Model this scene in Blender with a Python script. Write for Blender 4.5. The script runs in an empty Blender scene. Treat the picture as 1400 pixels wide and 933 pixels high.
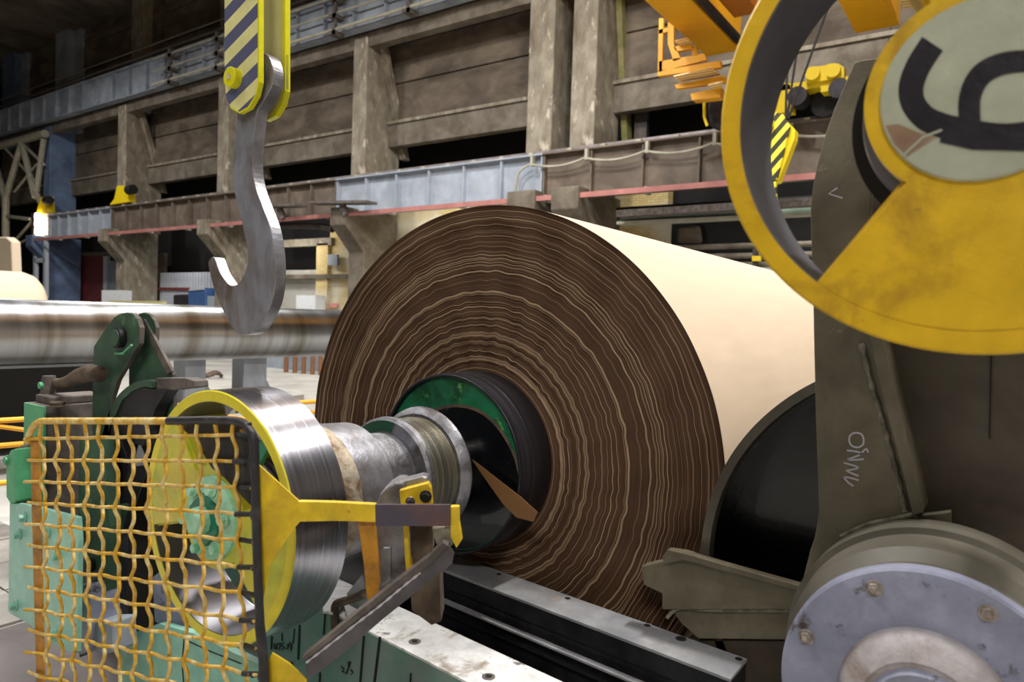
import bpy, math, random
import numpy as np
from mathutils import Vector, Matrix

# ------------------------------------------------------------------ camera, world, light, exposure
SC = bpy.context.scene
COL = SC.collection
F = 974.86454                      # focal length in pixels of a 1400 px wide frame
EYE = 2.05
RM = np.array([[0.57522163, 0.00868202, -0.81795152],
               [-0.81733787, 0.04625246, -0.57429915],
               [0.03284619, 0.99889205, 0.03370156]])
cam = bpy.data.cameras.new('camera'); camo = bpy.data.objects.new('camera', cam); COL.objects.link(camo)
cam.sensor_width = 36; cam.lens = F / 1400 * 36
cam.clip_end = 400
camo.matrix_world = Matrix([list(RM[0]) + [0], list(RM[1]) + [0], list(RM[2]) + [EYE], [0, 0, 0, 1]])
cam.dof.use_dof = True; cam.dof.focus_distance = 3.1; cam.dof.aperture_fstop = 3.2
SC.camera = camo
SC.view_settings.view_transform = 'Standard'; SC.view_settings.look = 'None'
SC.view_settings.gamma = 1; SC.view_settings.use_curve_mapping = False
SC.view_settings.exposure = 0.25

w = bpy.data.worlds.new('world'); SC.world = w; w.use_nodes = True
w.node_tree.nodes['Background'].inputs[0].default_value = (.80, .88, 1, 1)
w.node_tree.nodes['Background'].inputs[1].default_value = .22


def area(loc, size, power, col=(1, .97, .92), target=None):
    l = bpy.data.lights.new('hall_or_fill_light', 'AREA'); l.shape = 'RECTANGLE'; l.size, l.size_y = size
    l.energy = power; l.color = col
    o = bpy.data.objects.new('hall_or_fill_light', l); COL.objects.link(o); o.location = loc
    if target is not None:
        o.rotation_euler = (Vector(target) - Vector(loc)).to_track_quat('-Z', 'Y').to_euler()
    return o


LAMPS = [(4, -2), (4, 3.5), (4, 9), (11, -3), (11, 5), (11, 14), (11, 26), (11, 40)]
for lx, ly in LAMPS:
    area((lx, ly, 15.5), (2.4, .7), 1650 if lx < 5 else 1150)
# added fill light high over the near aisle, no roof opening there
area((-3, 10, 17), (10, 3), 1500, (.9, .95, 1), (4, 3, 1))
area((-6, -3, 8), (2.5, 1.2), 300, (1, .96, .9), (2.6, 1.6, 1.4))  # added front key light that brightens the reel face, no fixture
# added lights below the crane girders that brighten the lower wall
for ly, pw in ((18, 110), (28, 80), (5, 90), (37, 60)):
    area((20.7, ly, 5.5), (3, .4), pw, (1, .97, .9), (22.5, ly, 3.2))


# ------------------------------------------------------------------ pixel -> world maths
def ray(x, y):
    return RM @ (np.array([x - 700, -(y - 466.5), -F]) / F)


def onX(p, X):
    d = ray(*p); q = d * (X / d[0]); q[2] += EYE; return Vector(q)


def onY(p, Y):
    d = ray(*p); q = d * (Y / d[1]); q[2] += EYE; return Vector(q)


def onZ(p, Z):
    d = ray(*p); q = d * ((Z - EYE) / d[2]); q[2] += EYE; return Vector(q)


def dep(p, D):
    q = ray(*p) * D; q[2] += EYE; return Vector(q)


FWD = Vector((.81795, .5743, -.0337))


def onP(p, P0, N):
    d = Vector(ray(*p)); o = Vector((0, 0, EYE))
    return o + d * ((P0 - o).dot(N) / d.dot(N))


def plane(kind, v, n=None):
    """returns (map pixel -> point, unit normal pointing away from the viewer)"""
    if kind == 'X': return (lambda p: onX(p, v)), Vector((1, 0, 0))
    if kind == 'Y': return (lambda p: onY(p, v)), Vector((0, 1, 0))
    if kind == 'Z': return (lambda p: onZ(p, v)), Vector((0, 0, -1 if v < EYE else 1))
    if kind == 'D': return (lambda p: dep(p, v)), FWD.normalized()
    return (lambda p: onP(p, v, n)), n.normalized()


# ------------------------------------------------------------------ materials
def lin(c):
    f = lambda u: u / 12.92 if u <= .04045 else ((u + .055) / 1.055) ** 2.4
    return tuple(f(x / 255) for x in c) + (1,)


def mat(name, col, rough=.6, metal=0, col2=None, cut=.55, soft=.12, scale=6, stretch=(1, 1, 1), var=.18,
        bump=.12, bscale=None, emit=None, col3=None, cut3=.66, scale3=14, coat=0):
    m = bpy.data.materials.new(name); m.use_nodes = True
    nt = m.node_tree; N = nt.nodes; L = nt.links
    b = N['Principled BSDF']
    tc = N.new('ShaderNodeTexCoord'); mp = N.new('ShaderNodeMapping')
    mp.inputs['Scale'].default_value = stretch
    L.new(tc.outputs['Object'], mp.inputs['Vector'])

    def noise(s, detail=6, src=mp):
        n = N.new('ShaderNodeTexNoise'); n.inputs['Scale'].default_value = s
        n.inputs['Detail'].default_value = detail; n.inputs['Roughness'].default_value = .62
        L.new(src.outputs[0], n.inputs['Vector']); return n

    def mix(a, bcol, fac):
        x = N.new('ShaderNodeMix'); x.data_type = 'RGBA'
        if isinstance(a, tuple): x.inputs[6].default_value = a
        else: L.new(a, x.inputs[6])
        if isinstance(bcol, tuple): x.inputs[7].default_value = bcol
        else: L.new(bcol, x.inputs[7])
        L.new(fac, x.inputs[0]); return x.outputs[2]

    def step(n, c, s):
        r = N.new('ShaderNodeMapRange'); r.inputs[1].default_value = c - s; r.inputs[2].default_value = c + s
        L.new(n.outputs[0], r.inputs[0]); return r.outputs[0]
    base = lin(col)
    n1 = noise(scale * 1.7)
    dark = tuple(x * (1 - var * 1.6) for x in base[:3]) + (1,)
    light = tuple(min(1, x * (1 + var)) for x in base[:3]) + (1,)
    c = mix(dark, light, step(n1, .5, .22))
    if col2 is not None:
        n2 = noise(scale); n2.inputs['Distortion'].default_value = .4
        c = mix(c, lin(col2), step(n2, cut, soft))
    if col3 is not None:
        n3 = noise(scale3); c = mix(c, lin(col3), step(n3, cut3, .04))
    L.new(c, b.inputs['Base Color'])
    b.inputs['Metallic'].default_value = metal
    rr = N.new('ShaderNodeMapRange'); rr.inputs[3].default_value = max(.03, rough * .75); rr.inputs[4].default_value = min(1, rough * 1.3)
    L.new(n1.outputs[0], rr.inputs[0]); L.new(rr.outputs[0], b.inputs['Roughness'])
    if bump:
        nb = noise(bscale or scale * 6, 8)
        bp = N.new('ShaderNodeBump'); bp.inputs['Strength'].default_value = bump; bp.inputs['Distance'].default_value = .01
        L.new(nb.outputs[0], bp.inputs['Height']); L.new(bp.outputs[0], b.inputs['Normal'])
    if emit:
        b.inputs['Emission Color'].default_value = lin(col); b.inputs['Emission Strength'].default_value = emit
    if coat: b.inputs['Coat Weight'].default_value = coat
    return m


def stripes(name, ca, cb, vec, period, phase=0, rough=.5):
    m = mat(name, ca, rough, var=.1); nt = m.node_tree; N = nt.nodes; L = nt.links
    b = N['Principled BSDF']; src = b.inputs['Base Color'].links[0].from_socket
    tc = [n for n in N if n.type == 'TEX_COORD'][0]
    d = N.new('ShaderNodeVectorMath'); d.operation = 'DOT_PRODUCT'; d.inputs[1].default_value = vec
    L.new(tc.outputs['Object'], d.inputs[0])
    a = N.new('ShaderNodeMath'); a.operation = 'MULTIPLY_ADD'; a.inputs[1].default_value = 1 / period; a.inputs[2].default_value = phase + 100
    L.new(d.outputs['Value'], a.inputs[0])
    f = N.new('ShaderNodeMath'); f.operation = 'FRACT'; L.new(a.outputs[0], f.inputs[0])
    g = N.new('ShaderNodeMath'); g.operation = 'GREATER_THAN'; g.inputs[1].default_value = .5; L.new(f.outputs[0], g.inputs[0])
    x = N.new('ShaderNodeMix'); x.data_type = 'RGBA'; L.new(src, x.inputs[6]); x.inputs[7].default_value = lin(cb)
    L.new(g.outputs[0], x.inputs[0]); L.new(x.outputs[2], b.inputs['Base Color'])
    return m


def brick_mat(name, c1, c2, mortar, bw=.28, bh=.085, over=None):
    m = bpy.data.materials.new(name); m.use_nodes = True; nt = m.node_tree; N = nt.nodes; L = nt.links
    b = N['Principled BSDF']; b.inputs['Roughness'].default_value = .85
    tc = N.new('ShaderNodeTexCoord'); sp = N.new('ShaderNodeSeparateXYZ'); cb = N.new('ShaderNodeCombineXYZ')
    L.new(tc.outputs['Object'], sp.inputs[0]); L.new(sp.outputs[1], cb.inputs[0]); L.new(sp.outputs[2], cb.inputs[1])
    t = N.new('ShaderNodeTexBrick'); t.inputs['Scale'].default_value = 1
    t.inputs['Brick Width'].default_value = bw; t.inputs['Row Height'].default_value = bh; t.inputs['Mortar Size'].default_value = .010
    t.inputs['Color1'].default_value = lin(c1); t.inputs['Color2'].default_value = lin(c2); t.inputs['Mortar'].default_value = lin(mortar)
    L.new(cb.outputs[0], t.inputs['Vector'])
    n = N.new('ShaderNodeTexNoise'); n.inputs['Scale'].default_value = .6; n.inputs['Detail'].default_value = 6
    L.new(tc.outputs['Object'], n.inputs['Vector'])
    r = N.new('ShaderNodeMapRange'); r.inputs[1].default_value = .45; r.inputs[2].default_value = .6; L.new(n.outputs[0], r.inputs[0])
    x = N.new('ShaderNodeMix'); x.data_type = 'RGBA'; L.new(t.outputs['Color'], x.inputs[6]); x.inputs[7].default_value = lin(over or mortar)
    L.new(r.outputs[0], x.inputs[0]); L.new(x.outputs[2], b.inputs['Base Color'])
    return m


M = {}
M['floor'] = mat('floor', (168, 166, 160), .75, col2=(140, 138, 134), cut=.55, scale=.6, bump=.05, bscale=20)
M['slabstone'] = mat('slabstone', (132, 128, 122), .85, col2=(100, 96, 92), cut=.52, scale=1.5)
M['darkfloor'] = mat('darkfloor', (84, 78, 78), .8, col2=(68, 63, 62), scale=2.2, bump=.06)
M['concrete'] = mat('concrete', (150, 142, 126), .9, col2=(104, 92, 76), cut=.53, soft=.16, scale=2.0, stretch=(1, 1, .5), col3=(180, 172, 156), cut3=.63, scale3=3.0, bump=.35, bscale=9)
M['concrete_dark'] = mat('concrete_dark', (112, 100, 86), .92, col2=(74, 64, 54), cut=.5, scale=.5, stretch=(1, 1, 2.2), bump=.25, bscale=7)
M['concrete_grey'] = mat('concrete_grey', (122, 114, 102), .9, col2=(92, 82, 70), cut=.5, scale=1.2, bump=.2)
M['bluecol'] = mat('bluecol', (104, 124, 158), .7, col2=(74, 88, 116), cut=.55, scale=.8)
M['girder_blue'] = mat('girder_blue', (166, 174, 186), .55, col2=(144, 152, 164), cut=.55, scale=.8)
M['girder_brown'] = mat('girder_brown', (116, 104, 92), .7, col2=(88, 76, 66), cut=.5, scale=.9)
M['girder_grey'] = mat('girder_grey', (158, 166, 178), .65, col2=(122, 130, 142), cut=.52, scale=.7)
M['steel_dark'] = mat('steel_dark', (66, 62, 62), .6, .3, col2=(90, 78, 68), cut=.56, scale=2)
M['rail_top'] = mat('rail_top', (150, 140, 140), .45, .6, scale=2)
M['pink'] = mat('pink', (178, 120, 114), .7, col2=(160, 100, 94), scale=1)
M['beige_steel'] = mat('beige_steel', (168, 164, 148), .7, scale=1)
M['black'] = mat('black', (20, 18, 18), .8, scale=1)
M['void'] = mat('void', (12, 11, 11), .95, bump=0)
M['brick_yellow'] = brick_mat('brick_yellow', (222, 200, 140), (206, 182, 122), (170, 152, 116), over=(214, 206, 184))
M['brick_grey'] = brick_mat('brick_grey', (196, 192, 182), (176, 172, 160), (140, 136, 128), .5, .16, over=(188, 186, 180))
M['white'] = mat('white', (222, 226, 230), .6, var=.06)
M['tin'] = mat('tin', (186, 192, 204), .5, var=.08)
M['red'] = mat('red', (112, 44, 44), .7, scale=1)
M['blue'] = mat('blue', (62, 96, 150), .5, scale=2)
M['green_girder'] = mat('green_girder', (92, 108, 96), .7, col2=(70, 84, 76), scale=.8)
M['crane_yellow'] = mat('crane_yellow', (232, 166, 8), .5, col2=(206, 144, 10), scale=.4, var=.06, bump=0)
M['crane_yellow2'] = mat('crane_yellow2', (238, 208, 20), .5, scale=.6, var=.06, bump=0)
M['grating'] = stripes('grating', (250, 226, 170), (206, 150, 60), (1, 0, 0), .16)
M['stripe_far'] = stripes('stripe_far', (232, 222, 60), (44, 44, 30), (0, .75, .66), .19)
M['kraft'] = mat('kraft', (230, 208, 182), .62, var=.03, scale=2, stretch=(1, 6, 6), bump=.03, bscale=40)
M['kraft_far'] = mat('kraft_far', (214, 196, 172), .7, var=.03, bump=0)
M['yellow'] = mat('yellow', (216, 174, 12), .42, col2=(168, 128, 20), cut=.62, soft=.1, scale=7, col3=(84, 66, 36), cut3=.70, scale3=16, bump=.18, var=.1)
M['yellow_rim'] = mat('yellow_rim', (226, 214, 40), .35, col3=(60, 60, 30), cut3=.76, scale3=30, bump=.15, var=.08)
M['lime'] = mat('lime', (184, 196, 50), .28, col2=(214, 200, 60), cut=.5, scale=7, bump=.5, bscale=30, var=.1)
M['wire_yellow'] = mat('wire_yellow', (214, 166, 44), .45, col2=(232, 216, 160), cut=.56, scale=26, col3=(120, 78, 26), cut3=.66, scale3=40, bump=.3)
M['brace_yellow'] = mat('brace_yellow', (230, 196, 26), .45, col2=(196, 160, 30), cut=.58, scale=9, col3=(96, 66, 26), cut3=.72, scale3=18, bump=.15)
M['black_paint'] = mat('black_paint', (34, 33, 38), .38, col2=(70, 68, 70), cut=.62, scale=16, bump=.5, bscale=60)
M['steel'] = mat('steel', (180, 180, 190), .25, 1, col2=(146, 144, 150), cut=.52, soft=.22, scale=1.2, stretch=(60, .6, .6), var=.1, bump=.035, bscale=14)
M['steel_roll'] = mat('steel_roll', (158, 160, 164), .31, 1, col2=(118, 114, 106), cut=.56, soft=.1, scale=.35, stretch=(6, .3, .3), var=.1, bump=.03)
M['steel_worn'] = mat('steel_worn', (150, 150, 156), .42, .85, col2=(96, 92, 92), cut=.54, scale=9, bump=.35, bscale=30)
M['steel_sleeve'] = mat('steel_sleeve', (168, 168, 176), .36, .8, col2=(132, 128, 126), cut=.58, scale=7, bump=.2, bscale=26)
M['sleeve_rust'] = mat('sleeve_rust', (148, 128, 100), .7, .2, col2=(92, 66, 40), cut=.5, scale=10, bump=.5, bscale=30)
M['groove'] = mat('groove', (138, 130, 108), .35, .7, col2=(78, 80, 78), cut=.5, soft=.08, scale=3, stretch=(60, .7, .7), bump=.3, bscale=10)
M['shell'] = mat('shell', (62, 60, 66), .42, .5, col2=(40, 38, 42), cut=.5, scale=2, stretch=(30, .8, .8), bump=.1)
M['green_end'] = mat('green_end', (30, 116, 78), .3, col2=(14, 72, 46), cut=.52, soft=.08, scale=6, col3=(110, 170, 90), cut3=.66, scale3=12, bump=.3, bscale=20)
M['oil_black'] = mat('oil_black', (14, 16, 20), .25, 0, scale=5, bump=.1, coat=.3)
M['mint'] = mat('mint', (150, 206, 186), .4, col2=(128, 184, 166), cut=.58, scale=5, bump=.15)
M['mint_hub'] = mat('mint_hub', (176, 236, 208), .22, col2=(116, 196, 160), cut=.58, scale=12, bump=.5, bscale=40)
M['teal'] = mat('teal', (16, 122, 96), .4, scale=8)
M['green'] = mat('green', (60, 96, 72), .5, col2=(44, 66, 54), cut=.52, soft=.15, scale=5, col3=(96, 128, 90), cut3=.66, scale3=7, bump=.15)
M['green_bright'] = mat('green_bright', (88, 170, 122), .5, scale=6, bump=.1)
M['grime'] = mat('grime', (112, 104, 98), .8, col2=(78, 70, 66), cut=.5, scale=9, bump=.4, bscale=30)
M['grime_brown'] = mat('grime_brown', (108, 90, 74), .75, col2=(64, 52, 42), cut=.5, scale=9, bump=.5, bscale=25)
M['dark_steel'] = mat('dark_steel', (58, 56, 62), .45, .5, col2=(36, 34, 38), scale=6, bump=.15)
M['beam_top'] = mat('beam_top', (222, 222, 222), .6, col2=(150, 140, 128), cut=.6, soft=.06, scale=7, col3=(110, 106, 104), cut3=.64, scale3=12, bump=.3)
M['beam_side'] = mat('beam_side', (106, 142, 130), .55, col2=(124, 132, 132), cut=.52, scale=3, bump=.12)
M['rail_white'] = mat('rail_white', (190, 190, 192), .42, .3, col2=(150, 152, 158), cut=.52, scale=4, col3=(196, 176, 150), cut3=.66, scale3=6, bump=.1)
M['olive'] = mat('olive', (112, 105, 86), .5, col2=(80, 72, 56), cut=.54, soft=.14, scale=4, col3=(150, 144, 128), cut3=.7, scale3=10, bump=.3, bscale=22)
M['olive_dark'] = mat('olive_dark', (84, 76, 62), .6, col2=(60, 50, 40), cut=.5, scale=3, bump=.2)
M['weld'] = mat('weld', (140, 136, 118), .6, col2=(86, 80, 64), cut=.5, scale=18, bump=1, bscale=40)
M['flange'] = mat('flange', (146, 150, 172), .5, col2=(122, 126, 148), cut=.55, scale=7, col3=(60, 48, 42), cut3=.635, scale3=13, bump=.3, bscale=18)
M['flange_boss'] = mat('flange_boss', (176, 170, 172), .5, col2=(128, 112, 100), cut=.56, scale=9, bump=.4)
M['body_olive'] = mat('body_olive', (100, 96, 84), .5, col2=(74, 68, 58), cut=.52, scale=2.5, bump=.1)
M['bolt'] = mat('bolt', (176, 168, 160), .4, .5, col2=(110, 90, 76), scale=30, bump=.3)
M['hookface'] = mat('hookface', (158, 160, 172), .42, .5, col2=(112, 100, 92), cut=.52, soft=.12, scale=6, stretch=(1, 1, .6), col3=(166, 104, 104), cut3=.74, scale3=9, bump=.2)
M['hook_stripe'] = None
M['hook_yellow'] = mat('hook_yellow', (226, 220, 20), .4, var=.06)
M['hook_pale'] = mat('hook_pale', (206, 198, 140), .5, var=.06)
M['strut'] = mat('strut', (96, 92, 96), .5, .4, col2=(74, 68, 70), scale=9, bump=.15)
M['bar_orange'] = mat('bar_orange', (196, 136, 22), .5, col2=(140, 92, 20), cut=.56, scale=16, bump=.3)
M['brown_bar'] = mat('brown_bar', (104, 78, 76), .5, .2, col2=(76, 70, 84), cut=.5, scale=7, bump=.15)
M['label_cream'] = mat('label_cream', (178, 182, 160), .35, col2=(160, 164, 146), cut=.55, scale=5, col3=(112, 84, 62), cut3=.73, scale3=6, bump=.15, coat=.4)
M['digit'] = mat('digit', (26, 24, 36), .28, bump=.2, bscale=30, scale=10, coat=.4)
M['chalk'] = mat('chalk', (196, 192, 200), .9, var=.05)
M['marker'] = mat('marker', (14, 16, 16), .6)
M['inner_grey'] = mat('inner_grey', (158, 158, 168), .36, .7, col2=(112, 110, 116), cut=.5, soft=.2, scale=2, bump=.08)
M['stain'] = mat('stain', (140, 112, 88), .5, col2=(160, 140, 116), scale=9)
M['cream_rust'] = mat('cream_rust', (178, 166, 146), .5, .4, col2=(112, 84, 54), cut=.53, soft=.08, scale=11, bump=.3)
M['dark_rust'] = mat('dark_rust', (84, 60, 40), .8, col2=(52, 38, 28), scale=9, bump=.4)
M['wood_brown'] = mat('wood_brown', (124, 84, 56), .7)
M['paper_strip'] = mat('paper_strip', (128, 90, 52), .6, var=.05)
M['lamp_glow'] = mat('lamp_glow', (255, 226, 180), .5, emit=25, bump=0)


# ------------------------------------------------------------------ mesh helpers
class MB:
    def __init__(s): s.v = []; s.f = []

    def add(s, vs, fs):
        o = len(s.v); s.v += [tuple(v) for v in vs]; s.f += [tuple(i + o for i in f) for f in fs]; return s

    def prism(s, pts, vec):
        n = len(pts); pts = [Vector(p) for p in pts]; vec = Vector(vec)
        nr = Vector((0, 0, 0))
        for i in range(n): nr += (pts[i]).cross(pts[(i + 1) % n])
        if nr.dot(vec) > 0: pts = pts[::-1]
        vs = pts + [p + vec for p in pts]
        fs = [tuple(range(n)), tuple(range(2 * n - 1, n - 1, -1))]
        fs += [(i, i + n, (i + 1) % n + n, (i + 1) % n) for i in range(n)]
        return s.add(vs, fs)

    def box(s, lo, hi):
        x0, y0, z0 = lo; x1, y1, z1 = hi
        x0, x1 = min(x0, x1), max(x0, x1); y0, y1 = min(y0, y1), max(y0, y1); z0, z1 = min(z0, z1), max(z0, z1)
        vs = [(x, y, z) for z in (z0, z1) for y in (y0, y1) for x in (x0, x1)]
        return s.add(vs, [(0, 2, 3, 1), (4, 5, 7, 6), (0, 1, 5, 4), (2, 6, 7, 3), (0, 4, 6, 2), (1, 3, 7, 5)])

    def beam(s, a, b, wd, ht, up=(0, 0, 1)):
        a = Vector(a); b = Vector(b); d = (b - a).normalized()
        side = d.cross(Vector(up)).normalized(); u = side.cross(d).normalized()
        q = [a + side * sx * wd / 2 + u * sz * ht / 2 for sx, sz in ((-1, -1), (1, -1), (1, 1), (-1, 1))]
        return s.prism(q, b - a)

    def tube(s, path, r, n=8, caps=True):
        path = [Vector(p) for p in path]; vs = []; fs = []; k = len(path); prev = None
        for i, p in enumerate(path):
            t = (path[min(i + 1, k - 1)] - path[max(i - 1, 0)]).normalized()
            if prev is None:
                u = t.orthogonal().normalized()
            else:
                u = (prev - t * prev.dot(t)).normalized()
            prev = u; v = t.cross(u)
            rr = r[i] if isinstance(r, (list, tuple)) else r
            vs += [p + (u * math.cos(a) + v * math.sin(a)) * rr for a in [2 * math.pi * j / n for j in range(n)]]
        for i in range(k - 1):
            for j in range(n):
                a = i * n + j; b2 = i * n + (j + 1) % n
                fs.append((a, b2, b2 + n, a + n))
        if caps: fs += [tuple(range(n))[::-1], tuple(range((k - 1) * n, k * n))]
        return s.add(vs, fs)

    def lathe(s, prof, cy, cz, n=96, a0=0, a1=360, closed=False):
        """profile [(x, r)] turned about the X axis through (cy, cz)"""
        full = abs(a1 - a0) >= 360; k = len(prof); m = n if full else n + 1
        vs = []; fs = []
        for i in range(m):
            a = math.radians(a0 + (a1 - a0) * i / n); c, d = math.cos(a), math.sin(a)
            vs += [(x, cy + r * c, cz + r * d) for x, r in prof]
        e = k if closed else k - 1
        for i in range(n):
            i2 = (i + 1) % m
            for j in range(e):
                j2 = (j + 1) % k
                fs.append((i * k + j, i * k + j2, i2 * k + j2, i2 * k + j))
        if not full and closed:
            fs += [tuple(range(k)), tuple(range((m - 1) * k, m * k))[::-1]]
        return s.add(vs, fs)

    def build(s, name, m, parent=None, smooth=None, bevel=0):
        off = Vector((0, 0, 0))
        if parent is not None:
            q = parent
            while q is not None: off += q.location; q = q.parent
        me = bpy.data.meshes.new(name)
        me.from_pydata([tuple(Vector(v) - off) for v in s.v], [], s.f)
        import bmesh
        bm = bmesh.new(); bm.from_mesh(me); bmesh.ops.recalc_face_normals(bm, faces=bm.faces); bm.to_mesh(me); bm.free()
        me.materials.append(m)
        if smooth is not None:
            me.shade_smooth(); me.set_sharp_from_angle(angle=math.radians(smooth))
        o = bpy.data.objects.new(name, me); COL.objects.link(o)
        if parent is not None: o.parent = parent
        if bevel:
            b = o.modifiers.new('bevel', 'BEVEL'); b.width = bevel; b.segments = 2; b.limit_method = 'ANGLE'; b.angle_limit = math.radians(40)
        return o


def tag(o, label, cat, group=None, kind=None):
    if label: o['label'] = label
    if cat: o['category'] = cat
    if group: o['group'] = group
    if kind: o['kind'] = kind
    return o


def thing(name, label, cat, loc=(0, 0, 0), group=None, kind=None):
    o = bpy.data.objects.new(name, None); COL.objects.link(o); o.location = loc; o.empty_display_size = .1
    return tag(o, label, cat, group, kind)


def slab(name, px, pl, th, m, parent=None, bevel=0, edge=None):
    f, n = pl; pts = [f(p) for p in px]
    o = MB().prism(pts, n * th).build(name, m, parent, bevel=bevel)
    if edge:
        o.data.materials.append(edge)
        for p in o.data.polygons:
            if abs(p.normal.dot(n)) < .5: p.material_index = 1
    return o


def gslab(name, px, X, th, m, parent=None, bevel=0):
    pts = [onX(p, X) for p in px]
    for q in pts[-2:]: q.z = 0
    return MB().prism(pts, (th, 0, 0)).build(name, m, parent, bevel=bevel)


def ribbon(px, wpx, pl, lift=.0012):
    """flat painted stroke on a plane from a pixel polyline"""
    f, n = pl; P = [Vector((p[0], p[1], 0)) for p in px]; L = []; R = []
    for i in range(len(P)):
        t = (P[min(i + 1, len(P) - 1)] - P[max(i - 1, 0)]).normalized(); s = Vector((-t.y, t.x, 0))
        ww = wpx[i] if isinstance(wpx, list) else wpx
        L.append(P[i] + s * ww / 2); R.append(P[i] - s * ww / 2)
    vs = [f((q.x, q.y)) - n * lift for q in L] + [f((q.x, q.y)) - n * lift for q in R]; k = len(P)
    vs += [v + n * lift * .8 for v in vs]
    fs = []
    for i in range(k - 1):
        fs += [(i, i + 1, k + i + 1, k + i), (2 * k + i, 3 * k + i, 3 * k + i + 1, 2 * k + i + 1),
               (i, 2 * k + i, 2 * k + i + 1, i + 1), (k + i, k + i + 1, 3 * k + i + 1, 3 * k + i)]
    return vs, fs


def smoothline(pts, n=8):
    out = []
    P = [pts[0]] + list(pts) + [pts[-1]]
    for i in range(1, len(P) - 2):
        for j in range(n):
            t = j / n
            out.append(tuple(.5 * ((2 * P[i][k]) + (-P[i - 1][k] + P[i + 1][k]) * t + (2 * P[i - 1][k] - 5 * P[i][k] + 4 * P[i + 1][k] - P[i + 2][k]) * t * t + (-P[i - 1][k] + 3 * P[i][k] - 3 * P[i + 1][k] + P[i + 2][k]) * t ** 3) for k in range(len(pts[0]))))
    out.append(tuple(pts[-1])); return out


def hexbolt(c, ax, r, h, name, m, parent, washer=True, stud=False):
    ax = Vector(ax).normalized(); u = ax.orthogonal().normalized(); v = ax.cross(u); c = Vector(c); b = MB()
    if washer: b.prism([c + (u * math.cos(a) + v * math.sin(a)) * r * 1.35 for a in [i * math.pi / 8 for i in range(16)]], ax * h * .25)
    b.prism([c + ax * h * .2 + (u * math.cos(a) + v * math.sin(a)) * r for a in [i * math.pi / 3 for i in range(6)]], ax * h * .8)
    if stud: b.prism([c + ax * h + (u * math.cos(a) + v * math.sin(a)) * r * .55 for a in [i * math.pi / 6 for i in range(12)]], ax * h * .7)
    return b.build(name, m, parent, bevel=r * .12)


rng = np.random.default_rng(4)

# ------------------------------------------------------------------ SETTING
XG = 20.0
fl = thing('floor', None, None, (0, 0, 0), kind='structure')
MB().box((-12, -14, -.12), (24, 75, -.004)).build('floor_base', M['floor'], fl)
MB().box((.3, 2.6, -.004), (2.3, 5.05, .012)).build('floor_patch', M['darkfloor'], fl)
for i in range(5):       # paving slabs seen past the guard
    for j in range(3):
        y0 = 5.1 + i * .62; x0 = .8 + j * .62
        MB().box((x0, y0, -.01), (x0 + .605, y0 + .605, .012 + .003 * ((i + j) % 2))).build('paving_slab', M['slabstone'], fl)

# far wall
wf = thing('wall_far', None, None, (22, 22, 0), kind='structure')
MB().box((24.0, -8, 0), (24.3, 72, 24)).build('backing', M['void'], wf)
colY = [50.76, 41.4, 31.75, 22.34, 13.65, 11.94, 3.0]
bays = [(51.5, 62), (42.0, 50.2), (32.3, 41.0), (22.9, 31.2), (14.2, 21.9), (3.6, 11.6), (-7, 2.6)]
for b0, b1 in bays:
    for z0, z1, dx, mm in [(9.0, 10.02, .0, 'concrete_grey'), (10.02, 11.65, .22, 'concrete_dark'), (11.7, 13.3, .22, 'concrete_dark'),
                       (13.35, 15.2, .25, 'concrete_dark'), (15.35, 16.9, .25, 'concrete_dark'), (17.0, 18.5, .2, 'concrete_dark'), (18.6, 20.4, .25, 'concrete_dark')]:
        MB().box((21.6 + dx, b0 - .5, z0), (22.0 + dx, b1 + .5, z1)).build('concrete_panel', M[mm], wf, bevel=.03)
    MB().box((21.5, b0 - .5, 9.93), (21.66, b1 + .5, 10.05)).build('ledge', M['concrete'], wf)
# lower wall: brick pieces and openings
wb = thing('wall_lower', None, None, (22, 22, 0), kind='structure')
bt, wt = M['brick_yellow'], M['brick_grey']
MB().box((22.4, 14.5, 0), (22.7, 26.3, 7.0)).build('brick_pier', bt, wb)
MB().box((22.5, 26.3, 0), (22.8, 30.6, 4.0)).build('brick_infill', wt, wb)
MB().box((22.2, 26.2, 0), (22.5, 27.0, 5.2)).build('brick_pilaster', bt, wb)
MB().box((22.1, 24.6, 3.55), (22.5, 30.6, 3.75)).build('wall_ledge', M['concrete_grey'], wb)
MB().box((22.2, 9.5, 0), (22.6, 14.4, 6.6)).build('brick_pier', bt, wb)
MB().box((22.6, -6, 0), (22.9, 9.6, 4.0)).build('brick_infill', wt, wb)
MB().box((22.2, 26, 5.1), (22.5, 31, 5.45)).build('lintel', M['concrete'], wb)
MB().box((23.0, 41.8, 0), (23.2, 47, 5.2)).build('infill', M['concrete_dark'], wb)
for i in range(26):
    y = 33.2 + i * .29
    MB().box((22.3, y, .6), (22.34, y + .24, 3.95)).build('corrugated_rib', M['tin'], wb)
MB().box((22.34, 33.0, .6), (22.4, 41.0, 3.95)).build('tin_sheet', M['tin'], wb)
MB().box((22.2, 33.0, 2.95), (22.3, 41.0, 3.1)).build('red_pipe', M['red'], wb)

# side walls and roof of the hall
MB().box((-12, 72, 0), (24.3, 72.4, 24)).build('wall_left', M['concrete_dark'], None)['kind'] = 'structure'
MB().box((-14, -16, 19.6), (25, 74, 19.9)).build('ceiling', M['concrete_dark'], None)['kind'] = 'structure'
MB().box((-12.4, -14, 0), (-12, 72, 20)).build('wall_near', M['concrete_grey'], None)['kind'] = 'structure'
MB().box((-12, -14.4, 0), (24.3, -14, 20)).build('wall_right', M['concrete_grey'], None)['kind'] = 'structure'

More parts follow.
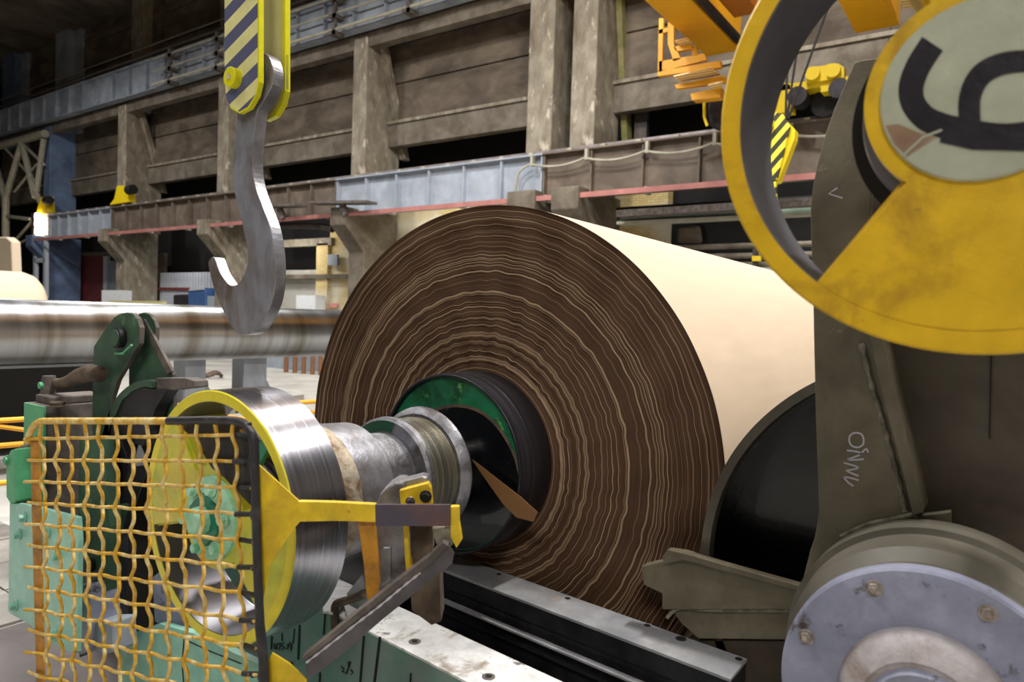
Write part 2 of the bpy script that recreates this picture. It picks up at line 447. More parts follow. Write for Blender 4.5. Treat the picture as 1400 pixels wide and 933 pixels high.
# concrete columns
cinfo = [('blue painted concrete column at the far left under the upper beam', 'bluecol', 50.76, 49.9, 21.9, 21.9),
         ('rough concrete column behind the yellow buffer stop', 'concrete', 41.4, 40.5, 21.0, 22.4),
         ('concrete column directly behind the large crane hook', 'concrete', 31.75, 30.9, 21.0, 22.4),
         ('mottled concrete column with a sloping rear brace, left above the paper reel', 'concrete', 22.34, 21.55, 20.9, 22.3),
         ('left one of the two close concrete columns above the paper reel', 'concrete', 13.75, 12.75, 21.8, 21.8),
         ('right one of the two close concrete columns, next to a moss-stained edge', 'concrete', 12.05, 11.15, 22.0, 22.0)]
for i, (lab, mk, y1, y0, xt, xb) in enumerate(cinfo):
    k = 20.3 / 20; y1 *= k; y0 *= k
    c = thing('concrete_column', lab, 'column', (20.8, (y0 + y1) / 2, 0))
    top = 13.25 if i < 4 else 18
    b = MB()
    b.prism([(20.3, y1, 6.2), (xb, y1, 6.2), (xb, y1, 9.6), (xt, y1, top), (20.3, y1, top)], (0, y0 - y1, 0))
    b.build('shaft', M[mk], c, bevel=.05)
    b = MB(); b.prism([(20.3, y1, 0), (22.2, y1, 0), (22.2, y1, 6.2), (19.3, y1, 6.2), (19.3, y1, 5.5), (20.3, y1, 4.5)], (0, y0 - y1 - .1, 0))
    b.build('corbel', M['concrete_grey' if i > 2 else ('bluecol' if i == 0 else 'concrete')], c, bevel=.04)
    if 0 < i < 4:
        b = MB(); b.prism([(20.9, y0 - .05, 13.0), (21.15, y0 - .05, 13.0), (22.6, y0 - .05, 8.6), (22.25, y0 - .05, 8.6)], (0, -.3, 0)); b.build('brace', M['concrete'], c, bevel=.03)
    if i == 5:
        b = MB(); b.prism([(21.2, y0 - .05, 13.5), (21.5, y0 - .05, 13.5), (22.6, y0 - .05, 8.2), (22.3, y0 - .05, 7.6)], (0, -.2, 0))
        b.build('stained_edge', mat('moss', (122, 122, 70), .9, col2=(150, 140, 100), scale=2), c)
        MB().box((22.3, y0 - .9, 7), (22.5, y0 - .45, 14)).build('downpipe', M['steel_dark'], c)
# upper storey columns against the wall above the walkway
for k, (y1, y0, mk, lab) in enumerate([(42.4, 40.9, 'concrete', 'pale upper column between wall panels, third from the left edge'),
                               (52.2, 50.5, 'girder_grey', 'grey-blue upper column, second from the left edge'),
                               (60.8, 58.6, 'bluecol', 'dark blue-grey upper column nearest the left edge'),
                               (33.6, 32.3, 'concrete', 'upper column mostly hidden behind the striped hook block'),]):
    u = thing('upper_column', lab, 'column', (21.4, (y0 + y1) / 2, 13))
    MB().box((21.2, y0, 13), (21.6, y1, 19.6)).build('shaft', M[mk], u)
    MB().box((21.6, y0 - .9, 13), (22.0, y0, 19.6)).build('side_web', M['girder_grey' if k else 'concrete_dark'], u)


# crane girders
def girder(name, lab, y0, y1, z0, z1, mk, pitch, X=XG, rail=True):
    g = thing(name, lab, 'girder', (X, (y0 + y1) / 2, z0))
    MB().box((X - .02, y0, z0 + .04), (X + .02, y1, z1 - .04)).build('web', M[mk], g)
    MB().box((X - .26, y0, z1 - .05), (X + .26, y1, z1)).build('top_flange', M[mk], g)
    MB().box((X - .22, y0, z0), (X + .22, y1, z0 + .05)).build('bottom_flange', M[mk], g)
    n = int((y1 - y0) / pitch)
    me = None
    for i in range(n + 1):
        y = y0 + .05 + (y1 - y0 - .1) * i / max(1, n)
        b = MB(); b.box((X - .2, y - .025, z0 + .05), (X - .02, y + .025, z1 - .05)); b.build('stiffener', M[mk], g)
    if rail:
        MB().box((X - .06, y0, z1), (X + .06, y1, z1 + .13)).build('rail', M['rail_top'], g)
        nb = int((y1 - y0) / 1.2)
        for i in range(nb):
            y = y0 + .4 + i * 1.2
            MB().box((X - .24, y, z1), (X - .08, y + .16, z1 + .07)).build('rail_clip', M['beige_steel'], g)
    return g


girder('crane_girder', 'pale blue crane girder section at the far left end', 41.6, 50.9, 5.95, 7.45, 'girder_blue', 1.3)
girder('crane_girder', 'brown crane girder section behind the steel hook', 22.95, 41.6, 5.95, 7.45, 'girder_brown', 1.5)
girder('crane_girder', 'pale blue crane girder section above the top of the paper reel', 12.9, 22.95, 5.95, 7.45, 'girder_blue', 1.45)
girder('crane_girder', 'brown crane girder section reaching the yellow ring at right', -3, 12.9, 5.95, 7.45, 'girder_brown', 1.75)
girder('upper_girder', 'grey upper crane girder running across the top of the wall', 8, 70, 13.35, 14.95, 'girder_grey', 1.75, rail=False)
MB().box((20.36, 8, 12.8), (20.8, 70, 13.35)).build('trim_1', M['concrete_grey'], None)['kind'] = 'structure'

pr = thing('pipe_rack', 'row of pipes on brackets along the upper grey girder', 'pipes', (19.6, 30, 13))
for z, x, r in [(15.1, 19.62, .07), (14.75, 19.6, .05), (14.1, 19.6, .045), (13.42, 19.55, .07)]:
    y1_ = 37 if z not in (15.1,) else 70
    MB().tube([(x, 8, z), (x, y1_, z)], r).build('pipe', M['beige_steel'] if z < 15 else M['steel_dark'], pr)
for i in range(6):
    y = 35.2 - i * 4.1
    b = MB()
    for z in (14.75, 14.1, 13.42):
        b.box((19.45, y, z - .2), (19.98, y + .35, z - .06)); b.box((19.45, y, z - .2), (19.52, y + .14, z + .2))
    b.box((19.6, y + .1, 13.2), (19.7, y + .2, 15)); b.build('pipe_bracket', M['grime'], pr)
tag(MB().tube([(20.6, 8, 16.2), (20.6, 70, 16.2)], .035, 6).build('handrail', M['beige_steel']), 'thin handrail pipe high above the upper girder', 'handrail')

# conductor bar, hanging cable
cb = thing('conductor_bar', 'long pink power bar along the foot of the crane girder', 'bar', (19.4, 20, 5.9))
MB().box((19.38, -3, 5.83), (19.44, 51.5, 5.99)).build('bar', M['pink'], cb)
for i in range(14):
    y = 2 + i * 3.5
    MB().box((19.44, y, 5.8), (19.78, y + .1, 6.02)).build('hanger', M['beige_steel'], cb)
pts = []
for i in range(6):
    for j in range(9):
        t = j / 8; y = 13.3 - i * 2.05 - t * 2.05; pts.append((19.68, y, 7.12 - .16 * (1 - (2 * t - 1) ** 2)))
fc = thing('festoon_cable', 'pale cable hanging in loops along the right girder section', 'cable', (19.68, 8, 7))
MB().tube(smoothline([(19.7, 13.9, 6.3), (19.68, 13.75, 6.9), (19.68, 13.3, 7.12)], 5) + pts, .04, 6).build('cable', M['beige_steel'], fc)
for i in range(7): MB().box((19.64, 13.2 - i * 2.05, 7.05), (19.78, 13.3 - i * 2.05, 7.4)).build('clip', M['beige_steel'], fc)

# buffer stops
for lab, px in [('yellow buffer stop with a black pad on the girder, right one of two', [(160, 254), (174, 254), (176, 276), (150, 280), (156, 272)]),
                ('yellow-green buffer stop with a black pad at the left end of the girder', [(56, 270), (64, 268), (66, 290), (50, 294), (51, 285)])]:
    t = thing('buffer_stop', lab, 'buffer', onX(px[3], 19.9))
    slab('bracket', px, plane('X', 19.8), .4, M['crane_yellow2'], t)
    c = onX((px[1][0] - 7, px[1][1] + 8), 19.75)
    MB().tube([c + Vector((-.1, -1.4, 0)), c + Vector((-.1, -.9, 0))], .26, 16).build('pad', M['black'], t)
t = thing('signal_lamp', 'small glaring lamp at the left end of the crane girder', 'lamp', onX((49, 305), 19.6))
for k in range(3):
    c = onX((49, 296 + 10 * k), 19.6); MB().tube([c, c + Vector((.2, 0, 0))], .22, 12).build('bulb', M['lamp_glow'], t)
MB().box(onX((53, 290), 19.9), onX((45, 322), 20.0)).build('housing', M['steel_dark'], t)

# truss and grey column at the far left
tr = thing('roof_truss', 'beige steel lattice truss at the left edge below the upper girder', 'truss', onX((30, 350), 20))
fp, nn = plane('X', 20.0)
for a, b, r in [((-20, 205), (62, 183), .32), ((30, 195), (8, 270), .25), ((30, 195), (48, 270), .25), ((-12, 205), (8, 275), .25), ((60, 190), (50, 262), .22),
                ((8, 270), (8, 345), .28), ((48, 262), (60, 285), .22), ((32, 198), (60, 225), .12), ((0, 195), (50, 250), .1), ((50, 225), (20, 262), .1), ((10, 296), (42, 300), .15), ((20, 330), (44, 303), .12), ((0, 345), (50, 322), .1)]:
    MB().tube([fp(a), fp(b)], r * .8, 8).build('truss_bar', M['beige_steel'], tr)
t = thing('ladder_frame', 'tall white steel frame left of the dark doorway', 'frame', onX((55, 408), 19.9))
for a, b in [((49, 322), (49, 408)), ((63, 322), (63, 408)), ((49, 356), (63, 356)), ((49, 398), (63, 398))]:
    MB().beam(onX(a, 19.9), onX(b, 19.9), .28, .2, (1, 0, 0)).build('frame_bar', M['tin'], t)

# distant doors, boxes
t = thing('red_shutter', 'dark red shutter door below the left end of the girder', 'shutter', onX((120, 410), 22))
slab('leaf', [(104, 351), (141, 350), (141, 425), (104, 425)], plane('X', 22.4), .1, M['red'], t)
slab('lintel', [(96, 345), (155, 345), (155, 350), (96, 350)], plane('X', 22.3), .3, M['concrete_grey'], t)
slab('jamb', [(141, 348), (146, 348), (146, 415), (141, 415)], plane('X', 22.3), .2, M['tin'], t)
tag(slab('notice_board', [(146, 357), (158, 357), (158, 397), (146, 397)], plane('X', 22.3), .1, M['girder_grey']), 'narrow grey framed panel right of the red shutter', 'panel')
tag(gslab('concrete_block', [(139, 397), (167, 397), (167, 430), (139, 430)], 18.6, .5, M['white']), 'white block below the narrow grey panel', 'block')
tag(gslab('low_partition', [(148, 411), (222, 412), (222, 418), (148, 418)], 17.5, .2, M['hook_pale']), 'pale yellow low partition in front of the white block', 'partition')
m_ = thing('blue_machine', 'small blue machine in front of the white corrugated sheet', 'machine', onX((270, 412), 20.5))
gslab('cabinet', [(257, 396), (278, 393), (281, 400), (281, 430), (257, 430)], 20.3, .9, M['blue'], m_, .05)
slab('lid', [(260, 393), (276, 392), (278, 396), (258, 398)], plane('X', 20.25), .9, M['tin'], m_)
slab('motor', [(236, 403), (256, 402), (256, 430), (236, 430)], plane('X', 20.4), .7, M['dark_steel'], m_, .1)
slab('tank', [(281, 405), (293, 405), (293, 430), (281, 430)], plane('X', 20.4), .6, M['girder_blue'], m_)
tag(slab('white_crate', [(405, 404), (431, 404), (431, 450), (405, 450)], plane('X', 21.5), .6, M['white']), 'white cabinet in front of the brick wall behind the steel roll', 'cabinet')
tag(slab('red_sign', [(450, 415), (461, 415), (461, 421), (450, 421)], plane('X', 22.3), .05, mat('sign', (222, 150, 144), .6)), 'small pale red sign on the brick wall left of the reel', 'sign')
tag(slab('junction_box', [(448, 348), (461, 348), (461, 363), (448, 363)], plane('X', 22.1), .1, M['girder_grey']), 'small grey junction box on the yellow brick wall', 'box')
tag(MB().tube(smoothline([tuple(onX(p, 20.2)) for p in [(360, 309), (400, 309), (440, 310), (455, 314)]], 4), .14, 10).build('duct', M['steel_dark']), 'dark pipe running left of the corbel above the steel roll', 'pipe')
for p0, p1, lab in [((352, 283), (412, 281), 'dirty steel shelf bracket right of the hook under the girder'), ((428, 278), (508, 277), 'flat steel shelf on the corbel above the steel roll end')]:
    t = thing('steel_shelf', lab, 'shelf', onX(p0, 19.3))
    MB().beam(onX(p0, 19.2), onX(p1, 19.2), .6, .1).build('plate', M['grime'], t)
    MB().beam(onX(((p0[0] + p1[0]) / 2, p0[1] + 2), 19.25), onX(((p0[0] + p1[0]) / 2 + 6, p0[1] + 16), 19.3), .2, .2).build('strut', M['grime'], t)

# right part below the girder
gg = thing('green_girder', 'dull green steel beam above the pipes right of the reel top', 'girder', onX((980, 300), 20.5))
slab('web', [(843, 303), (862, 288), (1130, 278), (1130, 290), (980, 297), (880, 303)], plane('X', 20.6), .1, M['green_girder'], gg)
slab('bottom_flange', [(843, 303), (1130, 289), (1130, 292), (843, 307)], plane('X', 20.4), .5, M['beige_steel'], gg)
MB().box((19.9, -2, 5.25), (20.3, 10.2, 5.45)).build('top_chord', M['grime'], gg)
tag(slab('dark_recess', [(842, 284), (1130, 266), (1130, 282), (870, 290), (844, 300)], plane('X', 21.4), .2, M['void']), 'dark recess band above the dull green beam', 'recess')  # near-black slab, the shade of the recess put into its colour
for z, lab in [(4.42, 'top pipe of three running right of the reel below the dark openings'), (4.12, 'middle pipe of three running right of the reel below the dark openings'), (3.85, 'bottom pipe of three running right of the reel below the dark openings')]:
    tag(MB().tube([(21.6, -5, z), (21.6, 10.3, z)], .09, 10).build('wall_pipe', M['concrete_grey']), lab, 'pipe', 'pipes on the lower wall')
tag(slab('motor_unit', [(925, 312), (955, 308), (958, 332), (925, 332)], plane('X', 22.4), .3, M['concrete_dark'], None, .1), 'dim grey casing inside the dark opening right of the reel', 'casing')
t = thing('small_valve', 'small yellow valve on the wall pipes behind the yellow ring', 'valve', onX((1032, 350), 21))
slab('stem', [(1029, 340), (1034, 340), (1034, 372), (1029, 372)], plane('X', 21.3), .25, M['steel_dark'], t)
slab('handle', [(1028, 350), (1040, 350), (1040, 357), (1028, 357)], plane('X', 21.2), .1, M['crane_yellow2'], t)

# ------------------------------------------------------------------ yellow bridge crane
cr = thing('bridge_crane', 'orange-yellow bridge crane with service platform at upper right', 'crane', onX((1110, 165), 20))
H = 9.3


def xbeam(name, pa, pb, z, h, x0, x1, m):
    ya = onZ(pa, z).y; yb = onZ(pb, z).y
    return MB().box((x0, yb, z), (x1, ya, z + h)).build(name, m, cr, bevel=.03)


xbeam('box_girder', (880, 0), (945, 0), H, 1.1, -9, 19.0, M['crane_yellow'])
xbeam('box_girder', (1145, 0), (1217, 0), H, 1.1, -9, 19.3, M['crane_yellow'])
ya = onZ((953, 0), H).y; MB().tube([(-9, ya, H + .1), (18.6, ya, H + .1)], .11, 10).build('drive_shaft', M['dark_steel'], cr)
ya = onZ((1228, 0), H).y; MB().box((2, ya - .35, H + .1), (18.6, ya, H + .2)).build('walkway', M['grating'], cr)
ya = onZ((1000, 0), H + .5).y; MB().box((2, ya - .5, H + .3), (17.6, ya + .1, H + .5)).build('trolley_panel', mat('rust_orange', (178, 104, 14), .6), cr)
for i in range(7):
    y = ya; MB().box((14.2 + i * .3, y - .45, H + .24), (14.28 + i * .3, y + .05, H + .3)).build('panel_slat', M['crane_yellow'], cr)
# service platform
P = plane('X', 17.0)
for nm, px, m, th in [('platform_post', [(901, 25), (907, 25), (905, 98), (899, 98)], 'crane_yellow', .08), ('platform_rail', [(900, 41), (913, 37), (913, 43), (900, 47)], 'crane_yellow', .1),
                      ('platform_post', [(913, 30), (921, 34), (921, 60), (931, 80), (921, 84), (913, 60)], 'crane_yellow', .1),
                      ('platform_toe_board', [(901, 84), (962, 73), (966, 82), (901, 98)], 'crane_yellow', .1), ('platform_beam', [(899, 97), (985, 83), (985, 92), (899, 104)], 'crane_yellow', .15),
                      ('platform_step', [(922, 116), (990, 103), (993, 112), (925, 121)], 'crane_yellow', .15), ('platform_box', [(944, 128), (985, 119), (985, 133), (946, 137)], 'crane_yellow', .3),
                      ('ladder_beam', [(921, 64), (945, 60), (948, 66), (924, 70)], 'crane_yellow', .15), ('platform_post', [(946, 64), (953, 64), (953, 76), (946, 76)], 'crane_yellow', .1)]:
    slab(nm, px, P, th, M[m], cr)
for px, z in [([(921, 105), (972, 93), (985, 103), (932, 113)], 8.3), ([(922, 57), (940, 53), (946, 59), (929, 62)], 9.0), ([(968, 117), (988, 112), (988, 122), (978, 124)], 8.1)]:
    zc = onX((sum(p[0] for p in px) / 4, sum(p[1] for p in px) / 4), 16.9).z
    slab('platform_grating', px, plane('Z', zc), .03, M['grating'], cr)
tag(MB().tube([onX((963, 135), 18), onX((963, 160), 18), onX((967, 172), 18)], .04, 6).build('cable_loop', M['crane_yellow2']), 'thin yellow conduit hanging under the crane platform', 'conduit')
slab('cable_drum_motor', [(967, 137), (985, 135), (985, 174), (970, 174), (964, 150)], plane('X', 18), .5, M['dark_steel'], cr, .1)
# end carriage
P = plane('X', 19.2)
ec = thing('end_carriage', 'bright yellow wheel carriage running on the crane rail', 'carriage', onX((1125, 160), 19.8))
slab('carriage_beam', [(1058, 117), (1160, 104), (1160, 110), (1152, 112), (1152, 122), (1122, 126), (1122, 119), (1102, 122), (1102, 128), (1085, 130), (1080, 122), (1058, 126)], P, .5, M['crane_yellow2'], ec)
slab('bogie_plate', [(1102, 97), (1106, 92), (1130, 89), (1134, 87), (1146, 87), (1154, 92), (1154, 106), (1102, 114)], plane('X', 19.1), .3, M['crane_yellow2'], ec)
slab('end_plate', [(1056, 115), (1068, 112), (1080, 116), (1083, 152), (1055, 156)], P, .4, M['crane_yellow2'], ec)
for px, r in [((1112, 102), .17), ((1140, 98), .17)]:
    c = onX(px, 19.1); MB().tube([c, c - Vector((.12, 0, 0))], r, 16).build('pin', M['crane_yellow2'], ec)
for px in [(1096, 138), (1152, 128)]:
    c = onX(px, 19.5); MB().tube([c, c - Vector((.5, 0, 0))], .24, 20).build('motor_cap', M['dark_steel'], ec)
    MB().tube([c + Vector((.1, -.55, -.1)), c + Vector((.45, -.55, -.1))], .36, 20).build('wheel', M['black'], ec)
slab('reel_strut', [(1069, 113), (1078, 113), (1078, 155), (1069, 157)], plane('X', 19.3), .15, M['crane_yellow2'], ec)
# second hook block
hb = thing('hook_block', 'distant black and yellow striped hook block seen through the yellow ring', 'hook block', onX((1065, 250), 14))
P = plane('X', 14)
slab('cheek_plate', [(1042, 165), (1060, 153), (1071, 157), (1080, 172), (1062, 245), (1050, 250), (1040, 230)], P, .08, M['stripe_far'], hb)
slab('side_plate', [(1080, 170), (1087, 178), (1086, 190), (1064, 248), (1056, 250), (1062, 243)], plane('X', 14.1), .25, M['crane_yellow2'], hb)
slab('hook_shank', [(1050, 250), (1060, 248), (1061, 262), (1060, 290), (1055, 290)], P, .1, M['stripe_far'], hb)
c = onX((1050, 172), 14); MB().tube([c, c - Vector((.12, 0, 0))], .13, 14).build('sheave_pin', M['crane_yellow2'], hb)
for k, (x0, x1) in enumerate([(1076, 1074), (1085, 1076), (1100, 1078)]):
    a_, b2_ = onX((x0, 100), 14.05), onX((x1, 162), 14.05); d_ = (a_ - b2_) / (a_.z - b2_.z)
    MB().tube([b2_ + d_ * (10.45 - b2_.z), b2_], .022, 6).build('wire_rope', M['black'], hb)
MB().box((13.2, onZ((1217, 0), H).y, 10.4), (14.9, onZ((880, 0), H).y, 10.8)).build('trolley', M['crane_yellow'], cr)


# ------------------------------------------------------------------ spools
def spool(origin, lab, webs, web_m, rim_m, x_end, drum_end, hub, plain=False):
    cy, cz = origin
    s = thing('reel_spool', lab, 'spool', (1.3157, cy, cz))
    L = lambda name, prof, m, sm=35, par=None, **k: MB().lathe(prof, cy, cz, **k).build(name, m, par or s, smooth=sm)
    X0 = 1.3157
    ring = L('coupling_ring', [(X0 + .004, .409), (X0 + .2, .41), (X0 + .206, .404), (X0 + .206, .374), (X0 + .004, .374)], M['steel'], n=160, closed=True)
    ring_ = ring
    L('ring_face', [(X0, .405), (X0 + .004, .409), (X0 + .0045, .374), (X0 + .001, .373)], rim_m, par=ring, n=160, closed=True)
    L('ring_lining', [(X0 + .004, .374), (X0 + .2, .374), (X0 + .2, .371), (X0 + .004, .371)], M['inner_grey'], par=ring, n=128, closed=True)
    for a0, a1 in webs:
        # web with a curved waist, wide at the rim, narrower at the hub
        pts = []
        N = 28
        for i in range(N + 1): a = math.radians(a0 + (a1 - a0) * i / N); pts.append((X0 + .0015, cy + .380 * math.cos(a), cz + .373 * math.sin(a)))
        for i in range(N + 1): a = math.radians(a1 + (a0 - a1) * i / N); pts.append((X0 + .0015, cy + .15 * math.cos(a), cz + .155 * math.sin(a)))
        wp = MB().prism(pts, (.018, 0, 0)).build('web_plate', web_m, s, bevel=.003)
        for aa in (a0, a1):
            a = math.radians(aa); d = Vector((0, math.cos(a), math.sin(a))); c = Vector((X0, cy, cz))
            MB().beam(c + Vector((.10, 0, 0)) + d * .16, c + Vector((.10, 0, 0)) + d * .372, .012, .17, (1, 0, 0)).build('web_rib', web_m, wp)
    L('hub_ring', [(X0 + .0012, .166), (X0 + .03, .168), (X0 + .03, .12), (X0 + .0012, .12)], web_m, n=96, closed=True)
    L('hub_tube', [(X0 + .02, .165), (X0 + .2, .17), (X0 + .2, .10), (X0 + .02, .10)], M['dark_steel'], n=64, closed=True)
    if plain:
        L('sleeve', [(1.43, .1), (1.43, .185), (1.475, .188), (1.475, .211), (2.04, .211), (2.04, .1)], M['oil_black'])
        L('sleeve_ring', [(1.425, .12), (1.425, .183), (1.432, .186), (1.435, .12)], M['inner_grey'])
        x_end = 2.36
    else:
     L('sleeve_collar', [(1.50, .10), (1.50, .225), (1.53, .235), (1.60, .238), (1.60, .10)], M['dark_rust'])
     L('sleeve_lip', [(1.592, .12), (1.592, .258), (1.60, .266), (1.63, .264), (1.72, .2575), (1.72, .12)], M['cream_rust'])
     L('sleeve', [(1.70, .12), (1.70, .2575), (1.72, .257), (1.80, .252), (1.885, .247), (1.90, .235), (1.905, .12)], M['steel_sleeve'])
     L('neck', [(1.90, .1), (1.90, .196), (1.97, .192), (2.085, .186), (2.09, .1)], M['steel_worn'])
     L('collar_front', [(2.085, .1), (2.08, .236), (2.09, .247), (2.112, .2485), (2.122, .236), (2.125, .1)], M['steel_worn'])
    if not plain:
        L('paint_patch', [(2.0815, .192), (2.0775, .236)], M['green_end'], a0=28, a1=100, n=24)
    gp = [(2.12, .1), (2.12, .232)]
    x = 2.128
    while x < 2.27: gp += [(x, .2335), (x + .004, .2315)]; x += .009
    if not plain: L('groove', gp + [(2.275, .234), (2.275, .1)], M['groove'], 20)
    if not plain: L('collar_rear', [(2.27, .1), (2.27, .245), (2.292, .27), (2.306, .2745), (2.318, .268), (2.322, .1)], M['steel_worn'])
    if x_end > 2.4:
        L('shaft', [(2.32, .17), (2.50, .17)], M['oil_black'])
        L('drum_end', [(2.495, .0), (2.495, .392), (2.505, .392)], M['green_end'], n=96)
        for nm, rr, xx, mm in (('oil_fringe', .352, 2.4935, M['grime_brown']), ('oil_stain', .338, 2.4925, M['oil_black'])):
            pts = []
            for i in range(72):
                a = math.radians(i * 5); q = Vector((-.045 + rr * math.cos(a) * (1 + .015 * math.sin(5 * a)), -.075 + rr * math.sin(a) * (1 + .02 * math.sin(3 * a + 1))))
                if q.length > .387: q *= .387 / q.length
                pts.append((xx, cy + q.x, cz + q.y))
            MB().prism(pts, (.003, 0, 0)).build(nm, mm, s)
        L('drum_rim', [(2.469, .4075), (2.466, .404), (2.469, .396), (2.50, .392), (2.52, .39), (2.52, .4075)], M['shell'], n=128, closed=True)
        L('drum_shell', [(2.474, .4085), (2.50, .41), (2.56, .411), (2.562, .4125), (2.575, .4125), (2.577, .4115), (drum_end, .4135)], M['shell'], n=160)
    else:
        L('shaft', [(2.32, .12), (x_end, .12), (x_end, 0)], M['oil_black'])
    # hub furniture
    if hub == 'bolts':
        hd = L('hub_disc', [(X0 - .03, 0), (X0 - .03, .06), (X0 - .012, .135), (X0 + .01, .14), (X0 + .01, 0)], M['mint_hub'], 30, n=12)
        MB().prism([(X0 - .036, cy + .085 * math.cos(a), cz + .085 * math.sin(a)) for a in [math.radians(20 + 60 * i) for i in range(6)]], (.02, 0, 0)).build('hub_plate', M['teal'], hd, bevel=.004)
        L('hub_boss', [(X0 - .075, 0), (X0 - .075, .035), (X0 - .068, .042), (X0 - .03, .046)], M['mint_hub'], 30, par=hd, n=10)
        for i in range(6):
            a = math.radians(50 + 60 * i); c = (X0 - .026, cy + .105 * math.cos(a), cz + .105 * math.sin(a))
            hexbolt(c, (-1, 0, 0), .016, .022, 'bolt', M['mint_hub'], hd)
        for a0 in (-128, 128):
            a = math.radians(a0); d = Vector((0, math.cos(a), math.sin(a))); c = Vector((X0, cy, cz))
            MB().beam(c + Vector((.05, 0, 0)) + d * .13, c + Vector((.05, 0, 0)) + d * .372, .045, .02, (1, 0, 0)).build('spoke', M['teal'], s, bevel=.003)
    return s


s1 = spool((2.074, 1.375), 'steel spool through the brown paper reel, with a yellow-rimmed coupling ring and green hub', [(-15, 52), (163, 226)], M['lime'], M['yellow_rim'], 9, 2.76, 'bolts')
s2 = spool((.056, 2.424), 'empty spool at upper right with a yellow webbed ring carrying a painted numeral', [(-128, -53), (62, 118)], M['yellow'], M['yellow'], 2.36, 0, 'label', True)
# numeral plate
cy, cz = .0577, 2.424
XL = 1.3075
lb = MB(); lb.lathe([(XL, 0), (XL, .139), (XL + .004, .1415), (XL + .012, .1415)], .056, cz, n=96); ld = lb.build('label_disc', M['label_cream'], s2, smooth=30)
PL_ = plane('X', XL)
dg = MB()
dg.add(*ribbon(smoothline([(1275, 60), (1256, 90), (1246, 118), (1249, 142), (1266, 162), (1292, 173), (1325, 180), (1365, 186), (1400, 184), (1432, 176)], 6), 34, PL_))
dg.add(*ribbon(smoothline([(1326, 172), (1326, 135), (1337, 108), (1356, 93), (1385, 85), (1420, 86), (1440, 105), (1447, 135), (1436, 170), (1420, 180)], 6), 30, PL_, .0016))
dg.add(*ribbon([(1288, 182), (1330, 192), (1400, 194), (1432, 186)], 26, PL_, .002))
dg.build('numeral', M['digit'], ld)
MB().add([PL_[0](p) - PL_[1] * q for q in (.0008, .0002) for p in [(1211, 172), (1228, 170), (1262, 184), (1286, 180), (1286, 184), (1240, 214), (1222, 196)]], [tuple(range(7))]).build('brown_patch', M['stain'], ld)
for px, lw in [([(1236, 212), (1262, 188), (1288, 178)], 3)]:
    MB().add(*ribbon(px, lw, PL_, .0022)).build('tape_edge', M['label_cream'], ld)

# ------------------------------------------------------------------ paper reel
cy, cz = 2.074, 1.375
pr_ = thing('paper_reel', 'huge reel of brown kraft paper wound on the steel spool, wavy layered end', 'paper reel', (2.7076, cy, cz - 1.2))


